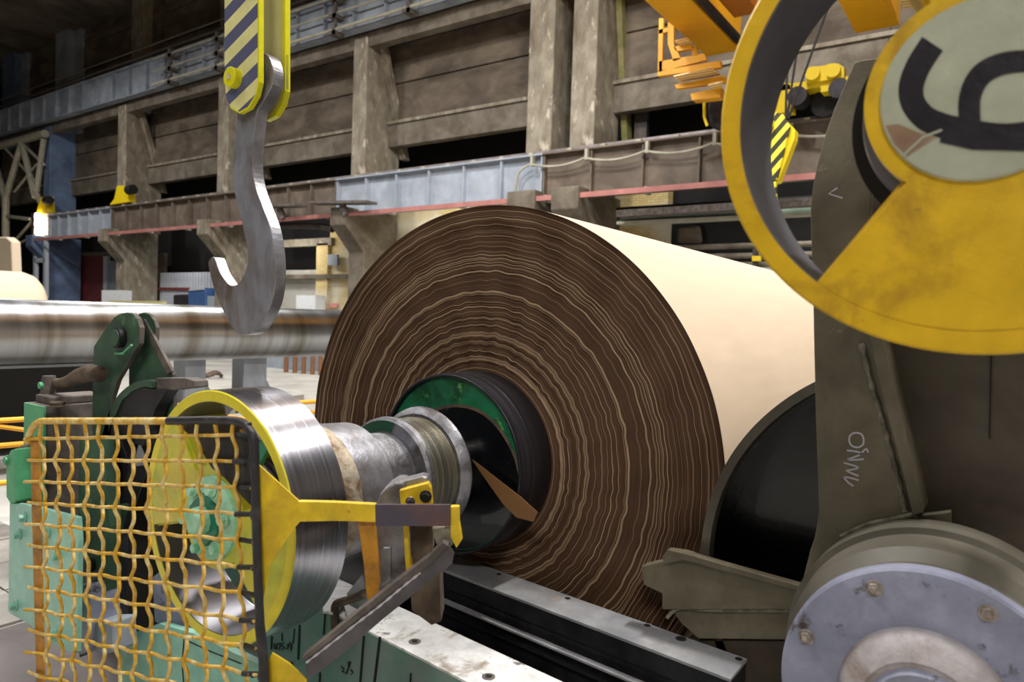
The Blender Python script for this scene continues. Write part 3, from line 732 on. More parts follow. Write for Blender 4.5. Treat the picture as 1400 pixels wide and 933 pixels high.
def reel_face():
    NR, NT = 640, 640
    th = np.linspace(0, 2 * np.pi, NT, endpoint=False)
    u = np.linspace(0, 1, NR)
    r0 = .413 + u * (1.2 - .413)
    lay = np.cumsum(rng.normal(0, 1, NR)); lay -= np.convolve(lay, np.ones(31) / 31, 'same')
    lay = lay / np.abs(lay).max()
    spikes = np.zeros(NR)
    for k in rng.integers(4, NR - 4, 52): spikes[k] = rng.uniform(.3, 1.0) ** 1.4; spikes[k + 1] = spikes[k] * .35
    dx = -.0035 * lay - .006 * spikes + rng.normal(0, .0012, NR)
    dx[-14:] = -.002 + .003 * np.sin(np.arange(14) * 1.9)
    T, U = np.meshgrid(th, u)
    wob = np.zeros_like(T)
    for n, amp in [(3, .002), (7, .0012), (17, .0010), (31, .0014), (43, .0017), (57, .0013), (71, .0006)]:
        ph = rng.uniform(0, 6.28); dr = rng.uniform(-9, 9)
        wob += amp * np.sin(n * T + ph + dr * U + 1.3 * np.sin(5 * U * 3.1 + n))
    amp = np.clip(U * 8, 0, 1) * np.clip((1 - U) * 9, 0, 1)
    Rr = r0[:, None] + wob * amp
    Xx = 2.7076 + dx[:, None] * (1 + .35 * np.sin(23 * T + 9 * U)) + .0022 * np.sin(11 * T + 40 * U) * amp
    Y = Rr * np.cos(T); Z = Rr * np.sin(T) + 1.2
    co = np.stack([Xx - 2.7076, Y, Z], -1).reshape(-1, 3)
    i, j = np.meshgrid(np.arange(NR - 1), np.arange(NT), indexing='ij'); j2 = (j + 1) % NT
    q = np.stack([i * NT + j, i * NT + j2, (i + 1) * NT + j2, (i + 1) * NT + j], -1).reshape(-1, 4)
    me = bpy.data.meshes.new('layered_end')
    me.vertices.add(len(co)); me.vertices.foreach_set('co', co.astype(np.float32).ravel())
    me.loops.add(q.size); me.loops.foreach_set('vertex_index', q.ravel().astype(np.int32))
    me.polygons.add(len(q)); me.polygons.foreach_set('loop_start', (np.arange(len(q)) * 4).astype(np.int32))
    me.update(calc_edges=True)
    at = me.attributes.new('layer', 'FLOAT', 'POINT'); at.data.foreach_set('value', np.repeat(u, NT).astype(np.float32))
    # ridge sheets painted lighter, as if their edges catch the light
    sp = np.clip(spikes + .5 * np.roll(spikes, -1), 0, 1)
    a2 = me.attributes.new('proud', 'FLOAT', 'POINT'); a2.data.foreach_set('value', np.repeat(sp, NT).astype(np.float32))
    me.shade_smooth()
    m = bpy.data.materials.new('paper_edge'); m.use_nodes = True; nt = m.node_tree; N = nt.nodes; L = nt.links; b = N['Principled BSDF']
    a = N.new('ShaderNodeAttribute'); a.attribute_name = 'layer'
    c = N.new('ShaderNodeCombineXYZ'); L.new(a.outputs['Fac'], c.inputs[0])
    n1 = N.new('ShaderNodeTexNoise'); n1.inputs['Scale'].default_value = 330; n1.inputs['Detail'].default_value = 5; L.new(c.outputs[0], n1.inputs['Vector'])
    r = N.new('ShaderNodeValToRGB'); L.new(n1.outputs[0], r.inputs[0])
    e = r.color_ramp.elements; e[0].position = .32; e[0].color = lin((46, 29, 17)); e[1].position = .76; e[1].color = lin((158, 120, 84))
    k = e.new(.55); k.color = lin((92, 63, 40))
    a2n = N.new('ShaderNodeAttribute'); a2n.attribute_name = 'proud'
    x = N.new('ShaderNodeMix'); x.data_type = 'RGBA'; L.new(a2n.outputs['Fac'], x.inputs[0]); L.new(r.outputs[0], x.inputs[6]); x.inputs[7].default_value = lin((222, 192, 158))
    L.new(x.outputs[2], b.inputs['Base Color']); b.inputs['Roughness'].default_value = .75
    me.materials.append(m)
    o = bpy.data.objects.new('layered_end', me); COL.objects.link(o); o.parent = pr_
    return o


reel_face()
MB().lathe([(2.7076, 1.1975), (2.712, 1.2), (2.72, 1.2), (9.2, 1.2), (9.2, .41)], cy, cz, n=256).build('paper_wrap', M['kraft'], pr_, smooth=40)
t = tag(slab('paper_strip', [(644, 627), (680, 655), (712, 680), (735, 701), (729, 714), (706, 708), (688, 690), (668, 662)], plane('X', 2.45), .003, M['paper_strip'], None), 'loose brown paper strip hanging across the dark spool end', 'paper strip')

# ------------------------------------------------------------------ reel drum beside the paper (dark open end)
cy, cz = .127, 1.199
dr = thing('reel_drum', 'large dark drum with an olive rim right of the paper reel', 'drum', (2.56, cy, cz))
MB().lathe([(2.56, .784), (2.56, .752), (2.575, .75), (2.85, .75), (2.85, .20), (9.2, .2), (9.2, .784)], cy, cz, n=200, closed=True).build('drum_shell', M['body_olive'], dr, smooth=30)
MB().lathe([(2.60, .748), (2.84, .748), (2.84, .0)], cy, cz, n=128).build('drum_inside', M['oil_black'], dr, smooth=30)
MB().lathe([(2.25, .18), (2.845, .18)], cy, cz, n=48).build('journal', M['dark_steel'], dr)

# flange cover lower right
cy, cz = .12, 1.243
fgv = thing('bearing_housing', 'round grey-blue bolted cover of the bearing housing at lower right', 'bearing housing', (1.747, cy, cz))
cpl = MB().lathe([(1.747, .0), (1.747, .289), (1.752, .295), (1.785, .296), (1.785, 0)], cy, cz, n=128).build('cover_plate', M['flange'], fgv, smooth=30)
MB().lathe([(1.785, .288), (1.83, .289), (1.86, .315), (1.96, .32), (1.965, .335), (2.06, .335), (2.06, 0)], cy, cz, n=128).build('housing_body', M['body_olive'], fgv, smooth=30)
MB().lathe([(1.69, 0), (1.69, .112), (1.685, .118), (1.69, .128), (1.70, .15), (1.72, .163), (1.748, .17)], cy, cz, n=96).build('cover_boss', M['flange_boss'], fgv, smooth=35)
MB().lathe([(1.684, 0), (1.676, .095), (1.69, .104)], cy, cz, n=64).build('boss_cap', M['flange'], fgv, smooth=35)
base = [onX(p, 1.747) for p in [(1098, 868), (1196, 806), (1349, 842)]]
angs = [math.degrees(math.atan2(p.z - cz, p.y - cy)) for p in base]
rb = sum(math.hypot(p.z - cz, p.y - cy) for p in base) / 3
print('flange bolts', angs, rb)
stp = (angs[0] - angs[2]) / 2
for a in angs + [angs[0] + stp, angs[2] - stp, angs[2] - 2 * stp]:
    a = math.radians(a); c = (1.747, cy + rb * math.cos(a), cz + rb * math.sin(a))
    hexbolt(c, (-1, 0, 0), .0135, .012, 'bolt', M['bolt'], cpl, True, True)

# ------------------------------------------------------------------ olive arm plate and stand
ar = thing('primary_arm', 'dirty olive steel arm plate marked with white chalk at right', 'arm', (2.0, .2, .5))
PA = plane('X', 2.08)
left = [(1178, 82), (1168, 85), (1154, 118), (1140, 150), (1128, 185), (1119, 218), (1112, 250), (1108, 285), (1109, 330), (1111, 380), (1112, 430), (1113, 480), (1115, 560), (1117, 620), (1120, 700), (1114, 735), (1108, 752), (1098, 792), (1090, 830)]
slab('side_plate', [(1200, 79)] + left + [(1110, 900), (1300, 900), (1300, 700), (1248, 706), (1238, 660), (1226, 600), (1210, 540), (1196, 478), (1190, 420), (1190, 300)], PA, .03, M['olive'], ar, .003)
slab('web_plate', [(1195, 120), (1440, 120), (1500, 900), (1230, 900), (1240, 706), (1188, 470), (1180, 300)], plane('X', 2.2), .03, M['olive_dark'], ar)
MB().tube(smoothline([tuple(onX(p, 2.075)) for p in [(1178, 470), (1190, 520), (1205, 570), (1216, 610), (1228, 655), (1238, 700)]], 6), [.007 + .003 * math.sin(i * 2.1) for i in range(31)], 8).build('weld_bead', M['weld'], ar, smooth=60)
slab('rib', [(1188, 455), (1205, 455), (1222, 530), (1238, 600), (1252, 655), (1262, 702), (1248, 706), (1228, 620), (1206, 540)], plane('X', 2.05), .15, M['olive'], ar, .004)
MB().tube(smoothline([tuple(onX(p, 2.07)) for p in [(1150, 735), (1185, 718), (1215, 712), (1248, 704)]], 5), .007, 8).build('weld_bead', M['weld'], ar, smooth=60)
slab('arm_seam', [(1354, 480), (1356, 480), (1354, 600), (1352, 600)], plane('X', 2.196), .003, M['black'], ar)
ch = MB()
for st in [[(1194, 629), (1186, 621), (1180, 613), (1170, 612)], ]: pass
for st in [[(1174, 600), (1181, 595), (1180, 603), (1173, 610), (1164, 609), (1160, 602), (1164, 595), (1172, 593), (1180, 597)],
           [(1156, 624), (1166, 624), (1177, 620), (1183, 617), (1187, 612)], [(1166, 624), (1160, 632), (1175, 630), (1183, 618)],
           [(1154, 636), (1166, 637), (1176, 633), (1160, 645), (1175, 644)],
           [(1152, 649), (1164, 655), (1172, 657), (1158, 652)], [(1153, 651), (1160, 660), (1170, 662)]]:
    pass
chs = [  # о
    [(1181, 601), (1180, 608), (1173, 612), (1165, 610), (1161, 603), (1163, 595), (1170, 592), (1178, 594), (1181, 601)],
    # ц
    [(1158, 616), (1172, 618), (1179, 621)], [(1179, 621), (1163, 627), (1156, 629)], [(1156, 629), (1170, 629), (1181, 628)], [(1176, 622), (1184, 614), (1187, 619)],
    # и
    [(1154, 633), (1168, 637), (1175, 640)], [(1175, 640), (1162, 643), (1155, 643)], [(1155, 643), (1166, 648), (1174, 651)],
    # л
    [(1153, 652), (1164, 654), (1174, 657)], [(1153, 652), (1160, 660), (1167, 665)], [(1171, 664), (1170, 672)]]
for st in chs[:-1]: ch.add(*ribbon(smoothline(st, 3), 2.2, PA))
MB().add(*ribbon([(1145, 257), (1133, 265), (1152, 271)], 2.0, PA)).build('chalk_mark', M['chalk'], ar)
ch.build('chalk_writing', M['chalk'], ar)

st = thing('bearing_pedestal', 'olive stepped steel pedestal left of the bolted bearing cover', 'pedestal', (2.5, .6, .5))
slab('upper_block', [(876, 775), (907, 768), (912, 754), (932, 757), (1000, 778), (1090, 804), (1130, 812), (1130, 834), (905, 834), (905, 812), (880, 800)], plane('X', 2.50), .06, M['olive'], st, .004)
slab('lip', [(905, 762), (912, 752), (934, 757), (1095, 802), (1095, 809), (934, 766), (908, 772)], plane('X', 2.47), .04, M['olive'], st, .002)
slab('middle_block', [(918, 834), (1130, 834), (1130, 876), (955, 874), (930, 852)], plane('X', 2.53), .12, M['olive'], st, .004)
slab('lower_block', [(955, 875), (1130, 877), (1130, 990), (930, 990)], plane('X', 2.56), .1, M['olive_dark'], st, .004)
MB().tube(smoothline([tuple(onX(p, 2.515)) for p in [(912, 845), (928, 832), (960, 834), (1040, 835), (1105, 834)]], 5), .007, 8).build('weld_bead', M['weld'], st)

# ------------------------------------------------------------------ rails and beam (run along Y with a small yaw)
def yl(x0, y0): return lambda y: x0 + .115 * (y - y0)


def ybar(x0, x1, y0, y1, z0, z1, ref):
    f0, f1 = yl(x0, ref), yl(x1, ref)
    return MB().prism([(f0(y0), y0, z0), (f1(y0), y0, z0), (f1(y1), y1, z0), (f0(y1), y1, z0)], (0, 0, z1 - z0))


rb_ = thing('support_rail', 'grey machined rail with bolt holes just in front of the paper reel', 'rail', (2.5, 2.2, 0))
rc = ybar(2.50, 2.68, .71, 2.38, .868, .88, 2.2).build('rail_cap', M['rail_white'], rb_, bevel=.002)
ybar(2.503, 2.677, .712, 2.38, .80, .868, 2.2).build('rail_side', M['dark_steel'], rb_)
ybar(2.53, 2.66, .75, 2.38, 0, .80, 2.2).build('rail_web', M['dark_steel'], rb_)
ybar(2.472, 2.503, .72, 2.38, .742, .75, 2.2).build('rail_ledge', M['rail_white'], rb_)
ybar(2.15, 2.53, .75, 2.38, .56, .60, 2.2).build('rail_ledge', M['dark_steel'], rb_)
ybar(2.13, 2.53, .75, 2.38, .49, .52, 2.2).build('rail_ledge', M['dark_steel'], rb_)
ybar(2.17, 2.53, .75, 2.38, 0, .56, 2.2).build('rail_foot', M['black'], rb_)
ybar(2.17, 2.55, 2.38, 3.35, 0, .80, 2.2).build('rail_foot', M['black'], rb_)
ybar(2.485, 2.503, .72, 2.38, .69, .70, 2.2).build('rail_ledge', M['dark_steel'], rb_)
r2_ = thing('support_rail', 'far grey machined rail seen through the mesh beyond the spool ring', 'rail', (3, 5, 0))
ybar(2.50, 2.68, 3.35, 6.2, .868, .88, 2.2).build('rail_cap', M['rail_white'], r2_, bevel=.002)
ybar(2.52, 2.66, 3.36, 6.2, 0, .868, 2.2).build('rail_web', M['dark_steel'], r2_)
for px, rr in [((682, 786), .011), ((776, 819), .012), ((885, 856), .013), ((931, 874), .014), ((1010, 902), .013)]:
    c = onZ(px, .88)
    MB().tube([c + Vector((0, 0, .0005)), c + Vector((0, 0, .0015))], rr * 1.5, 20).build('hole_ring', M['steel_dark' if px[0] == 931 else 'rail_white'], rc)
    MB().tube([c + Vector((0, 0, .0012)), c + Vector((0, 0, .0025))], rr, 20).build('bolt_hole', M['black'], rc)
bb = thing('base_beam', 'mint painted base beam with a worn white top at bottom centre', 'beam', (1.95, 2, 0))
ybar(1.83, 2.05, .7, 6.2, .872, .88, 1.88).build('beam_top', M['beam_top'], bb)
ybar(1.832, 2.048, .7, 6.2, 0, .872, 1.88).build('beam_body', M['beam_side'], bb)
for px in [(567, 878), (668, 926), (482, 838)]:
    c = onZ(px, .88)
    MB().tube([c, c + Vector((0, 0, .002))], .022, 20).build('bolt_hole', M['grime'], bb)
    MB().tube([c, c + Vector((0, 0, .003))], .011, 20).build('bolt_hole', M['black'], bb)
# marker lines and numerals on the beam side
cN = Vector((1, -.115, 0)).normalized(); P0 = Vector((1.8305, 1.88, .5)); PS = plane('P', P0, cN)
mk = MB()
for a, b, ww in [((410, 855), (408, 902), 2.2), ((445, 838), (443, 868), 1.8), ((498, 870), (493, 933), 2.6), ((520, 871), (512, 936), 3), ((562, 921), (561, 940), 1.6), ((438, 920), (437, 940), 1.8), ((372, 870), (371, 888), 1.6), ((403, 860), (401, 880), 1), ((386, 866), (386, 876), 1), ((480, 905), (474, 922), 1.5)]:
    mk.add(*ribbon([a, b], ww, PS, .003))
for st_ in [[(375, 880), (376, 888)], [(379, 880), (383, 880), (383, 888), (378, 888), (379, 880)], [(389, 879), (385, 880), (386, 884), (389, 885), (386, 889)], [(392, 886), (391, 888)], [(394, 880), (394, 888)], [(397, 878), (395, 884), (400, 884)], [(399, 880), (398, 890)],
            [(394, 908), (396, 905), (398, 908)], [(400, 905), (400, 912)], [(467, 912), (471, 915), (468, 918), (472, 920)], [(477, 905), (477, 913)], [(480, 916), (483, 920), (480, 923)]]:
    mk.add(*ribbon(st_, 1.1, PS, .003))
mk.build('marker_writing', M['marker'], bb)

mb_ = thing('mint_pedestal', 'pale mint machine base showing through the lower wire mesh', 'base', (1.6, 2.6, 0))
slab('front_plate', [(163, 874), (218, 853), (262, 866), (345, 905), (400, 925), (400, 1010), (163, 1010)], plane('X', 1.52), .03, M['mint'], mb_)
slab('upright', [(208, 790), (222, 780), (262, 820), (262, 868), (230, 862), (212, 850)], plane('X', 1.56), .03, M['flange'], mb_)
mk = MB(); PS2 = plane('X', 1.519)
mk.add(*ribbon([(255, 876), (290, 892), (330, 908)], 1.4, PS2)); mk.add(*ribbon([(252, 870), (249, 905), (251, 935)], 1.2, PS2)); mk.build('marker_writing', M['marker'], mb_)

# dark machinery behind the guard
dk = thing('swing_arm', 'dark green swing arm of the unwinding stand behind the wire mesh', 'arm', (1.6, 2.9, 0))
slab('arm_plate', [(108, 600), (140, 600), (150, 720), (140, 860), (108, 900), (106, 740)], plane('X', 1.42), .05, M['green'], dk, .004)
slab('arm_plate', [(152, 570), (178, 640), (162, 690), (150, 730), (148, 830), (156, 890), (138, 895), (128, 840), (126, 700)], plane('X', 1.5), .08, M['dark_steel'], dk, .004)
slab('arm_edge', [(163, 690), (167, 692), (152, 750), (150, 885), (145, 885), (147, 745)], plane('X', 1.48), .03, M['green'], dk)
slab('foot_block', [(103, 800), (122, 800), (124, 888), (112, 896), (103, 893)], plane('X', 1.36), .12, M['flange'], dk, .004)
slab('foot_block', [(128, 850), (152, 850), (154, 893), (138, 897), (128, 890)], plane('X', 1.38), .1, M['girder_grey'], dk, .01)
c = onX((126, 772), 1.415)
MB().tube([c, c - Vector((.03, 0, 0))], .03, 20).build('pivot_pin', M['dark_steel'], dk)
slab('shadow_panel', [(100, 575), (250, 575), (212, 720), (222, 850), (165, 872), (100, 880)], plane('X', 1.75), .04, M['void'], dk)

# green clevis bracket
cl = thing('clevis_bracket', 'dark green double-plate clevis with a large pin left of the guard', 'bracket', (1.6, 2.8, 1.4))
fpx = [(126, 600), (126, 560), (127, 505), (128, 474), (143, 451), (156, 434), (164, 429), (173, 427.5), (181, 429), (187, 436), (191, 448), (190, 470), (184, 480), (160, 520), (152, 545), (148, 600)]
slab('front_plate', fpx, plane('X', 1.5), .022, M['green'], cl, .003, M['grime'])
slab('rear_plate', [(176, 600), (176, 470), (184, 436), (190, 429), (197, 427.5), (204, 430), (210, 438), (213, 448), (212, 468), (222, 488), (236, 512), (238, 600)], plane('X', 1.57), .018, M['green'], cl, .003, M['grime'])
c = onX((167, 462), 1.5)
MB().tube([c - Vector((.028, 0, 0)), c + Vector((.10, 0, 0))], .043, 32).build('clevis_pin', M['dark_steel'], cl, smooth=40)
MB().tube([c - Vector((.034, 0, 0)), c - Vector((.026, 0, 0))], .036, 32).build('pin_head', M['green'], cl, smooth=40)
MB().tube([onX((158, 484), 1.49), onX((168, 484), 1.47), onX((180, 472), 1.47)], .005, 8).build('locking_wire', M['green_bright'], cl)
# saddle
sad = smoothline([(138, 600), (148, 565), (160, 542), (178, 526), (196, 520), (208, 521)], 5)
slab('saddle_band', sad + [(208, 531), (196, 529), (180, 535), (166, 548), (156, 570), (150, 600)], plane('X', 1.50), .05, M['green'], cl, .003)
slab('saddle_body', [(150, 600), (157, 568), (167, 548), (181, 535), (196, 530), (208, 532), (228, 534), (212, 560), (196, 610)], plane('X', 1.51), .05, M['dark_steel'], cl)
slab('flat_lug', [(206, 520), (214, 517), (252, 517), (265, 521), (266, 530), (236, 534), (206, 534)], plane('X', 1.52), .06, M['grime'], cl, .004)
slab('lug_foot', [(205, 532), (228, 532), (216, 550), (207, 552), (204, 545)], plane('X', 1.54), .02, M['green'], cl)
slab('sloping_plate', [(190, 438), (197, 436), (235, 508), (228, 512)], plane('X', 1.56), .012, M['grime'], cl)
# linkage rod
lk = thing('linkage_rod', 'grimy brown forked linkage rod between green box and clevis', 'linkage', onX((80, 540), 1.42))
MB().tube([onX(p, 1.44) for p in [(72, 524), (84, 524), (95, 521), (108, 515), (122, 510), (136, 512)]], [.02, .022, .026, .034, .038, .036], 14).build('rod', M['grime_brown'], lk, smooth=60)
MB().tube([onX((66, 548), 1.42), onX((66, 536), 1.42), onX((67, 520), 1.42), onX((67, 514), 1.42)], [.042, .03, .03, .026], 14).build('rod_end', M['grime'], lk, smooth=40)
c = onX((60, 527), 1.40); MB().tube([c, c - Vector((.02, 0, 0))], .015, 12).build('end_bolt', M['green_bright'], lk)
# green box
gb = thing('green_box', 'bright green actuator box with a grimy top at left behind the guard', 'box', onX((60, 690), 1.3))
a = onX((35, 550), 1.34); b_ = onX((60, 548), 1.34)
MB().box((1.34, onX((60, 600), 1.34).y, .9), (1.68, a.y, a.z)).build('body', M['grime'], gb, bevel=.006)
MB().box((1.335, onX((61, 600), 1.34).y, .9), (1.345, a.y + .003, a.z - .002)).build('front_face', M['green_bright'], gb)
MB().box((1.37, onX((58, 600), 1.34).y, a.z), (1.60, a.y - .02, a.z + .035)).build('top_plate', M['grime'], gb, bevel=.006)
c = onZ((78, 556), a.z + .002); hexbolt(c, (0, 0, 1), .03, .02, 'bolt', M['grime_brown'], gb, True)
mp_ = thing('mounting_plate', 'pale mint plate with large hex bolts at the left edge behind the guard', 'plate', onX((60, 850), 1.2))
mpl = slab('plate', [(13, 688), (36, 690), (105, 708), (107, 740), (104, 893), (85, 890), (36, 852), (11, 838)], plane('X', 1.25), .02, M['mint'], mp_, .003)
for px in [(27, 731), (66, 728), (34, 708), (55, 743), (80, 760), (22, 828), (56, 848), (76, 868)]:
    hexbolt(onX(px, 1.25), (-1, 0, 0), .017, .026, 'bolt', M['mint'], mpl)
slab('pivot_block', [(8, 628), (14, 616), (20, 614), (21, 686), (14, 690), (8, 680)], plane('X', 1.24), .12, M['green_bright'], mp_, .006)
slab('pivot_cheek', [(20, 620), (26, 610), (36, 608), (36, 692), (20, 692)], plane('X', 1.3), .1, M['grime'], mp_, .01)
hexbolt(onX((10, 630), 1.24), (-1, 0, 0), .018, .012, 'bolt', M['green_bright'], mp_)

# ------------------------------------------------------------------ wire guard
A = dep((40, 577), 2.29); B = dep((345, 575), 1.85)
gd = (B - A); gd.z = 0; gn = gd.cross(Vector((0, 0, 1))).normalized()
if gn.dot(FWD) < 0: gn = -gn
PG = plane('P', A, gn)
G = PG[0]
gu = thing('wire_guard', 'yellow wire mesh safety guard with one black corner at lower left', 'guard', G((200, 933)) + Vector((0, 0, -.25)))
top = [56.4, 76, 94.5, 115.5, 136, 157.7, 178.7, 200, 222.9, 246.4, 270, 293.6, 319, 341]
bot = [64, 83, 100, 120, 140, 161, 182, 204.5, 229, 253, 279, 306, 333, 356]
rowL = [600.7 + 29.12 * i for i in range(14)]; rowR = [594.6 + 36.3 * i for i in range(14)]


def rowpt(i, x): return (x, rowL[i] + (rowR[i] - rowL[i]) * (x - 40) / 300.)


for k, (xt, xb) in enumerate(zip(top, bot)):
    knots = []
    X_ = lambda y: xt + (xb - xt) * (y - 580) / 320.
    y = 580; pts = [G((X_(578), 578))]
    for i in range(12):
        yr = rowpt(i, X_(rowpt(i, xt)[1]))[1]
        sgn = 1 if (i + k) % 2 else -1
        q = G((X_(yr), yr)) + gn * .0055 * sgn; pts.append(q)
        if i < 11:
            y2 = rowpt(i + 1, X_(rowpt(i + 1, xt)[1]))[1]; ym = (yr + y2) / 2
            pts.append(G((X_(ym) + (3.0 if (k % 1 == 0) else 0), ym)))
    pts = [tuple(p) for p in pts]
    MB().tube(smoothline(pts, 5), .0056, 8).build('vertical_wire', M['wire_yellow'] if k < 13 else M['black_paint'], gu, smooth=60)
for i in range(12):
    pts = []
    for k in range(-1, 15):
        x = 36 if k < 0 else (346 if k > 13 else top[k] + (bot[k] - top[k]) * (rowpt(i, top[min(k, 13)])[1] - 580) / 320)
        x = max(35, min(352, x))
        pts.append(tuple(G(rowpt(i, x)) - gn * .0058 * (1 if (i + k) % 2 else -1)))
    MB().tube(smoothline(pts, 3), .0052, 8).build('horizontal_wire', M['wire_yellow'], gu, smooth=60)
    e = pts[-3:]; MB().tube(e, .0072, 8).build('wire_end', M['black_paint'], gu, smooth=60)
MB().tube(smoothline([tuple(G(p)) for p in [(38, 606), (42, 590), (52, 578), (70, 576), (150, 576), (232, 576)]], 4), .0105, 12).build('top_rod', M['wire_yellow'], gu, smooth=60)
MB().tube(smoothline([tuple(G(p)) for p in [(230, 576), (290, 575), (328, 577), (342, 590), (347, 610), (350, 700), (353, 800), (356, 860)]], 4), .0115, 12).build('corner_rod', M['black_paint'], gu, smooth=60)
MB().tube([G(p) for p in [(355, 855), (360, 900), (364, 1000)]], .013, 12).build('corner_rod', M['black_paint'], gu, smooth=60)
slab('edge_bar', [(36, 600), (48, 596), (50, 700), (55, 933), (57, 1010), (46, 1010), (42, 850), (38, 700)], (lambda p: G(p) + gn * .012, gn), .004, M['bar_orange'], gu)
slab('black_gusset', [(232, 580), (335, 580), (346, 600), (350, 705), (333, 690), (300, 655), (283, 642), (258, 600)], (lambda p: G(p) + gn * .016, gn), .004, M['black_paint'], gu)
slab('corner_hole', [(322, 588), (330, 588), (331, 596), (323, 595)], (lambda p: G(p) + gn * .013, gn), .002, M['wire_yellow'], gu)
# bracket plate and bars to the right
D0 = dep((350, 700), 1.86); FN = Vector((.8177, .5741, 0)).normalized()
PBk = plane('P', D0, FN)


def off_plane(k): return plane('P', D0 + FN * k, FN)


slab('bracket_plate', [(352, 634), (381, 660), (412, 688), (411, 713), (403, 722), (370, 772), (358, 828), (352, 868)], PBk, .006, M['brace_yellow'], gu, .0015)
slab('cross_bar', [(407, 686), (456, 687), (513, 690), (514, 714), (456, 713), (409, 714)], off_plane(-.004), .02, M['brace_yellow'], gu, .002)
slab('drop_bar', [(489, 713), (512, 714), (517, 770), (518, 800), (514, 822), (502, 822), (497, 770)], off_plane(.02), .02, M['bar_orange'], gu, .002)
slab('dark_bar', [(513, 690), (616, 690), (616, 720), (513, 720)], off_plane(-.004), .006, M['brown_bar'], gu, .0015)
slab('bar_end', [(616, 693), (628, 693), (628, 714), (632, 738), (624, 750), (616, 735)], off_plane(.004), .02, M['brace_yellow'], gu, .002)
slab('end_lump', [(590, 722), (618, 720), (622, 742), (612, 752), (596, 745)], off_plane(.01), .02, M['weld'], gu, .004)
f_ = off_plane(-.03)[0]
slab('angle_strut', [(417, 902), (500, 838), (540, 806), (590, 770), (612, 745), (621, 756), (618, 772), (585, 797), (520, 850), (460, 902), (421, 930)], (f_, FN), .006, M['strut'], gu, .001)
slab('strut_flange', [(412, 900), (496, 832), (536, 800), (586, 762), (605, 742), (613, 747), (590, 771), (540, 807), (500, 839), (417, 903)], off_plane(-.035), .04, M['grime'], gu, .001)
wl = MB(); pts = [tuple(f_(p) - FN * .002) for p in [(419, 906), (450, 882), (490, 851), (520, 828), (550, 803), (575, 783)]]
sp_ = smoothline(pts, 9); wl.tube(sp_, [.0028 + .0012 * math.sin(i * 1.7) for i in range(len(sp_))], 8); wl.build('weld_bead', M['chalk'], gu, smooth=60)
slab('strut_foot', [(372, 893), (396, 908), (419, 930), (420, 980), (362, 980), (362, 912)], off_plane(-.01), .006, M['brace_yellow'], gu, .001)

# ------------------------------------------------------------------ bearing rest (grey lever with bolted yellow pad)
lv = thing('journal_rest', 'grey steel rest with a bolted yellow cap under the spool neck', 'rest', onX((560, 800), 1.95))
cfront = [(514, 690), (520, 676), (530, 666), (540, 660), (552, 660), (556, 668), (560, 690), (562, 760), (560, 790), (530, 812), (512, 830), (512, 760)]
fx = off_plane(.09)[0]
slab('rest_plate', cfront, (fx, FN), .10, M['steel_worn'], lv, .006)
slab('rest_top', [(530, 666), (541, 660), (577, 651), (584, 653), (588, 662), (560, 667), (552, 672), (545, 664)], off_plane(.10), .05, M['steel_sleeve'], lv, .004)
slab('yellow_cap', [(546, 671), (585, 661), (589, 668), (591, 692), (548, 692)], off_plane(.07), .03, M['brace_yellow'], lv, .002)
hexbolt(off_plane(.07)[0]((582, 679)), -FN, .0125, .014, 'bolt', M['black'], lv)
hexbolt(off_plane(.07)[0]((561, 686)), -FN, .010, .012, 'bolt', M['steel'], lv)
slab('yellow_side', [(551, 719), (557, 719), (562, 790), (556, 800)], off_plane(.07), .05, M['brace_yellow'], lv, .002)
slab('rust_plate', [(557, 719), (592, 719), (592, 750), (566, 778), (560, 780)], off_plane(.11), .03, M['grime_brown'], lv)
slab('slot_plate', [(516, 757), (524, 748), (535, 748), (534, 795), (521, 802), (515, 780)], off_plane(.082), .01, M['steel_worn'], lv, .004)
slab('lower_post', [(560, 790), (600, 768), (603, 850), (590, 855), (563, 835)], off_plane(.2), .1, M['grime_brown'], lv)
slab('foot_plate', [(441, 835), (455, 806), (478, 806), (500, 812), (512, 820), (506, 850), (480, 858), (470, 826), (455, 838)], plane('Z', .90), .01, M['beam_top'], lv)
slab('gusset', [(474, 812), (496, 785), (500, 800), (512, 830), (500, 840), (478, 828)], plane('X', 1.86), .02, M['steel_worn'], lv)
tag(MB().tube(smoothline([tuple(onX(p, 1.84)) for p in [(458, 860), (458, 830), (466, 824), (480, 820), (498, 812)]], 4), .016, 10).build('bent_pipe', M['grime_brown']), 'rusty bent pipe at the foot of the grey rest', 'pipe')

# ------------------------------------------------------------------ big hook
X1 = 1.5
ratio = onX((352, 60), 1).y / onX((388, 60), 1).y
X2 = X1 * onX((352, 60), 1).y / onX((389, 60), 1).y
hk = thing('crane_hook', 'large flat steel hook hanging from a yellow striped block', 'hook', onX((345, 458), X1 + .04))
pa = onX((308, 100), X1); pb_ = onX((352, 55), X1); dv = pb_ - pa; nv = Vector((0, -dv.z, dv.y)).normalized()
if nv.z < 0: nv = -nv
q0 = onX((330, 40), X1); q1 = onX((330, 80), X1); per = abs((q0 - q1).dot(nv))
M['hook_stripe'] = stripes('hook_stripe', (222, 218, 150), (84, 88, 118), tuple(nv), per, .15)
outline = [(352, -700), (354, 60), (354, 110), (350, 130), (340, 147), (327, 154), (315, 147), (309, 132), (307, 100), (307, -700)]
slab('front_cheek', outline, plane('X', X1), .012, M['hook_stripe'], hk)
slab('front_cheek_edge', [(352, -700), (354.2, -700), (354.4, 112), (350, 131), (340, 148), (327, 155), (315, 148), (316, 146), (327, 153), (339, 146), (349, 130), (352.5, 110)], plane('X', X1 - .001), .018, M['hook_yellow'], hk)
f1 = lambda p: onX(p, X1) + Vector((X2 - X1, 0, 0))
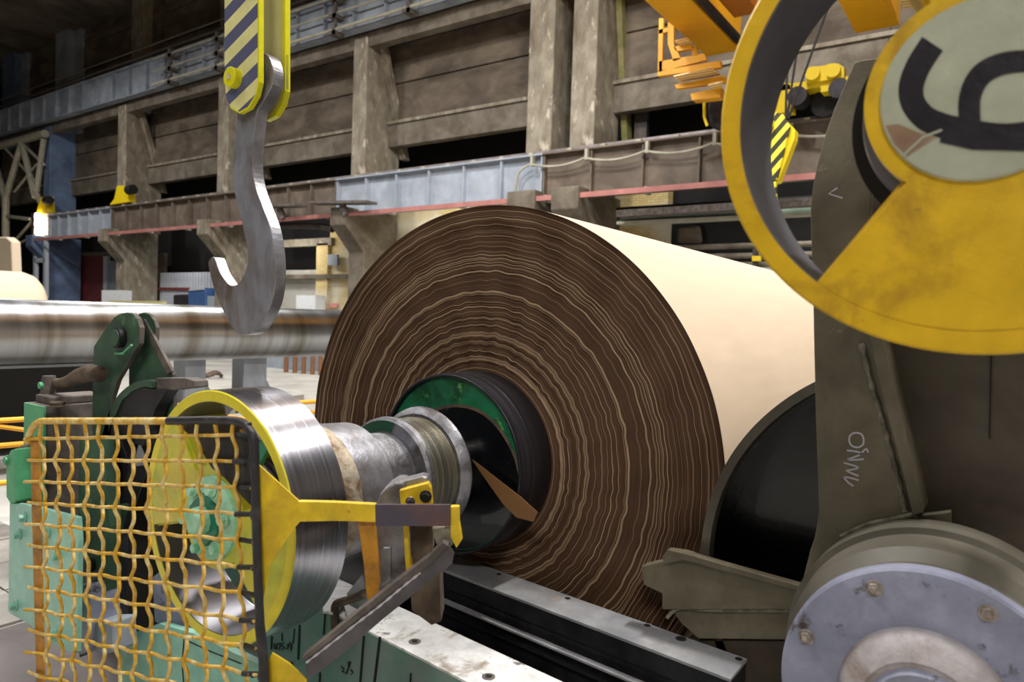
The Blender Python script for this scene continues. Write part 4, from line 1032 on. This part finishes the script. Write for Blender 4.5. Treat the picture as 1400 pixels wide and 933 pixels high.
slab('rear_cheek', outline, (f1, Vector((1, 0, 0))), .012, M['hook_pale'], hk)
slab('rear_cheek_edge', [(351, -700), (354, -700), (354, 112), (350, 131), (340, 148), (327, 155), (315, 148), (316, 145), (327, 150), (337, 143), (347, 128), (350, 110)], (lambda p: f1(p) - Vector((.003, 0, 0)), Vector((1, 0, 0))), .022, M['hook_yellow'], hk)
c = onX((323, 108), X1)
hpn = MB().tube([c - Vector((.028, 0, 0)), c + Vector((X2 - X1 + .03, 0, 0))], .035, 28).build('hinge_pin', M['hook_yellow'], hk, smooth=40, bevel=.002)
MB().tube([c - Vector((.034, 0, 0)), c - Vector((.026, 0, 0))], .012, 6).build('pin_nut', M['hook_pale'], hpn)
XH = X1 + (X2 - X1) * .30; th = (X2 - X1) * .42
hp = [(360, 72), (368, 78), (373, 95), (372, 115), (362, 135), (352, 150), (349, 170), (346, 200), (345, 230), (349, 255), (358, 280), (369, 310), (375, 345), (376, 380), (372, 410), (362, 435), (350, 452), (338, 458), (325, 456), (312, 440), (300, 415), (291, 390), (285, 365), (285, 357), (292, 352), (300, 372), (310, 387), (318, 391), (325, 388), (332, 378), (338, 360), (338, 340), (333, 315), (326, 285), (319, 255), (318, 225), (320, 200), (322, 175), (324, 152), (322, 130), (320, 110), (325, 90), (335, 76), (347, 70)]
hp = hp + [hp[0]]
slab('hook_body', smoothline(hp, 4)[:-1], plane('X', XH), th, M['hookface'], hk, .003, M['steel_sleeve'])

# ------------------------------------------------------------------ background rolls, supports, railings
sr = thing('press_roll', 'long polished steel roll lying across the background at left', 'roll', (5, 10, 1.66))
MB().lathe([(.5, .41), (.5, 0)], 10, 1.66).build('end_cap', M['steel_dark'], sr)
MB().lathe([(.5, .41), (3.0, .41), (3.01, .405), (3.03, .405), (3.04, .41), (12.5, .41), (12.5, 0)], 10, 1.66, n=128).build('roll_shell', M['steel_roll'], sr, smooth=40)
tag(MB().box((0, 10.8, .2), (5.2, 12.4, 1.15)).build('machine_bed', M['black']), 'black low machine bed beneath the steel roll at the left edge', 'machine bed')
for lab, pxs in [('grey steel pedestal beneath the roll, left one of two', (253, 281, 522)), ('grey steel pedestal beneath the roll, right one of two', (333, 364, 531))]:
    c = onZ(((pxs[0] + pxs[1]) / 2, pxs[2]), 0.0); Yp = c.y
    Yp = 12.5
    a = onY((pxs[0], pxs[2]), Yp); b2 = onY((pxs[1], pxs[2]), Yp)
    t = thing('roll_pedestal', lab, 'pedestal', (a.x, Yp, 0))
    MB().box((a.x, Yp, 0), (b2.x, Yp + .4, 1.2)).build('post', M['girder_grey'], t)
    MB().box((a.x - .6, Yp - .1, 1.12), (b2.x + .6, Yp + .6, 1.24)).build('head_plate', M['girder_blue'], t)
    MB().prism([(b2.x, Yp + .2, .25), (b2.x + .35, Yp + .2, .25), (b2.x, Yp + .2, .8)], (0, .05, 0)).build('gusset', M['girder_grey'], t)
    MB().box((a.x - .3, Yp - .2, 0), (b2.x + .8, Yp + .6, .25)).build('base_plate', M['floor'], t)
for k, px in enumerate([391, 403, 415, 427, 438]):
    c = onZ((px, 509 + k), 0); tag(MB().tube([c, c + Vector((0, 0, .95))], .075, 10).build('wooden_post', M['wood_brown']), ['first', 'second', 'third', 'fourth', 'last'][k] + ' short brown post from the left, below the steel roll', 'post', 'short brown posts')
tag(MB().box(tuple(onZ((418, 508), 0)), tuple(onZ((436, 500), 0) + Vector((1.4, 1, 1)))).build('grey_crate', M['girder_grey']), 'grey crate standing behind the short brown posts', 'crate')
k1 = thing('far_paper_roll', 'cream paper roll lying beyond the steel roll at the left edge', 'paper roll', (6, 20, 1.7))
MB().lathe([(-2, 1.0), (7.4, 1.0), (7.6, .93), (7.72, .8), (7.72, 0)], 20, 1.76, n=96).build('paper_wrap', M['kraft_far'], k1, smooth=60)
tag(slab('wrapped_bale', [(-20, 324), (8, 324), (15, 330), (17, 375), (-20, 375)], plane('X', 10), .3, M['kraft_far'], None, .05), 'pale wrapped bale above the cream roll at the left edge', 'bale')


def railing(lab, p0, p1, z, posts, extra=()):
    t = thing('safety_railing', lab, 'railing', (p0[0], p0[1], 0))
    a = Vector(p0); b = Vector(p1)
    for zz in z: MB().tube([(a.x, a.y, zz), (b.x, b.y, zz)], .024, 8).build('rail', M['crane_yellow'], t)
    for k in range(posts):
        q = a.lerp(b, k / max(1, posts - 1)); MB().tube([(q.x, q.y, 0), (q.x, q.y, z[0])], .022, 8).build('post', M['crane_yellow'], t)
        if k < posts - 1:
            q2 = a.lerp(b, (k + 1) / (posts - 1)); MB().tube([(q.x, q.y, z[0]), (q2.x, q2.y, z[1])], .02, 8).build('diagonal', M['crane_yellow'], t)
    return t


railing('yellow tube railing crossing behind the guard and the spool', onZ((-40, 578), 1.0).xy, onZ((470, 547), 1.0).xy, [1.0, .78, .45], 5)

# ground clutter on the floor near the far rolls
t = thing('cable_coil', 'small rusty coil of cable on the floor right of the left pedestal', 'coil', onZ((288, 512), .1))
MB().lathe([(0, .12), (.04, .14), (0, .16), (-.04, .14)], 0, 0, n=24, closed=True)
pts = [tuple(onZ((288, 512), .1) + Vector((math.cos(a) * .3, math.sin(a) * .3, .05 * math.sin(3 * a)))) for a in [i * .5 for i in range(20)]]
MB().tube(pts, .05, 8).build('coil', M['grime_brown'], t)
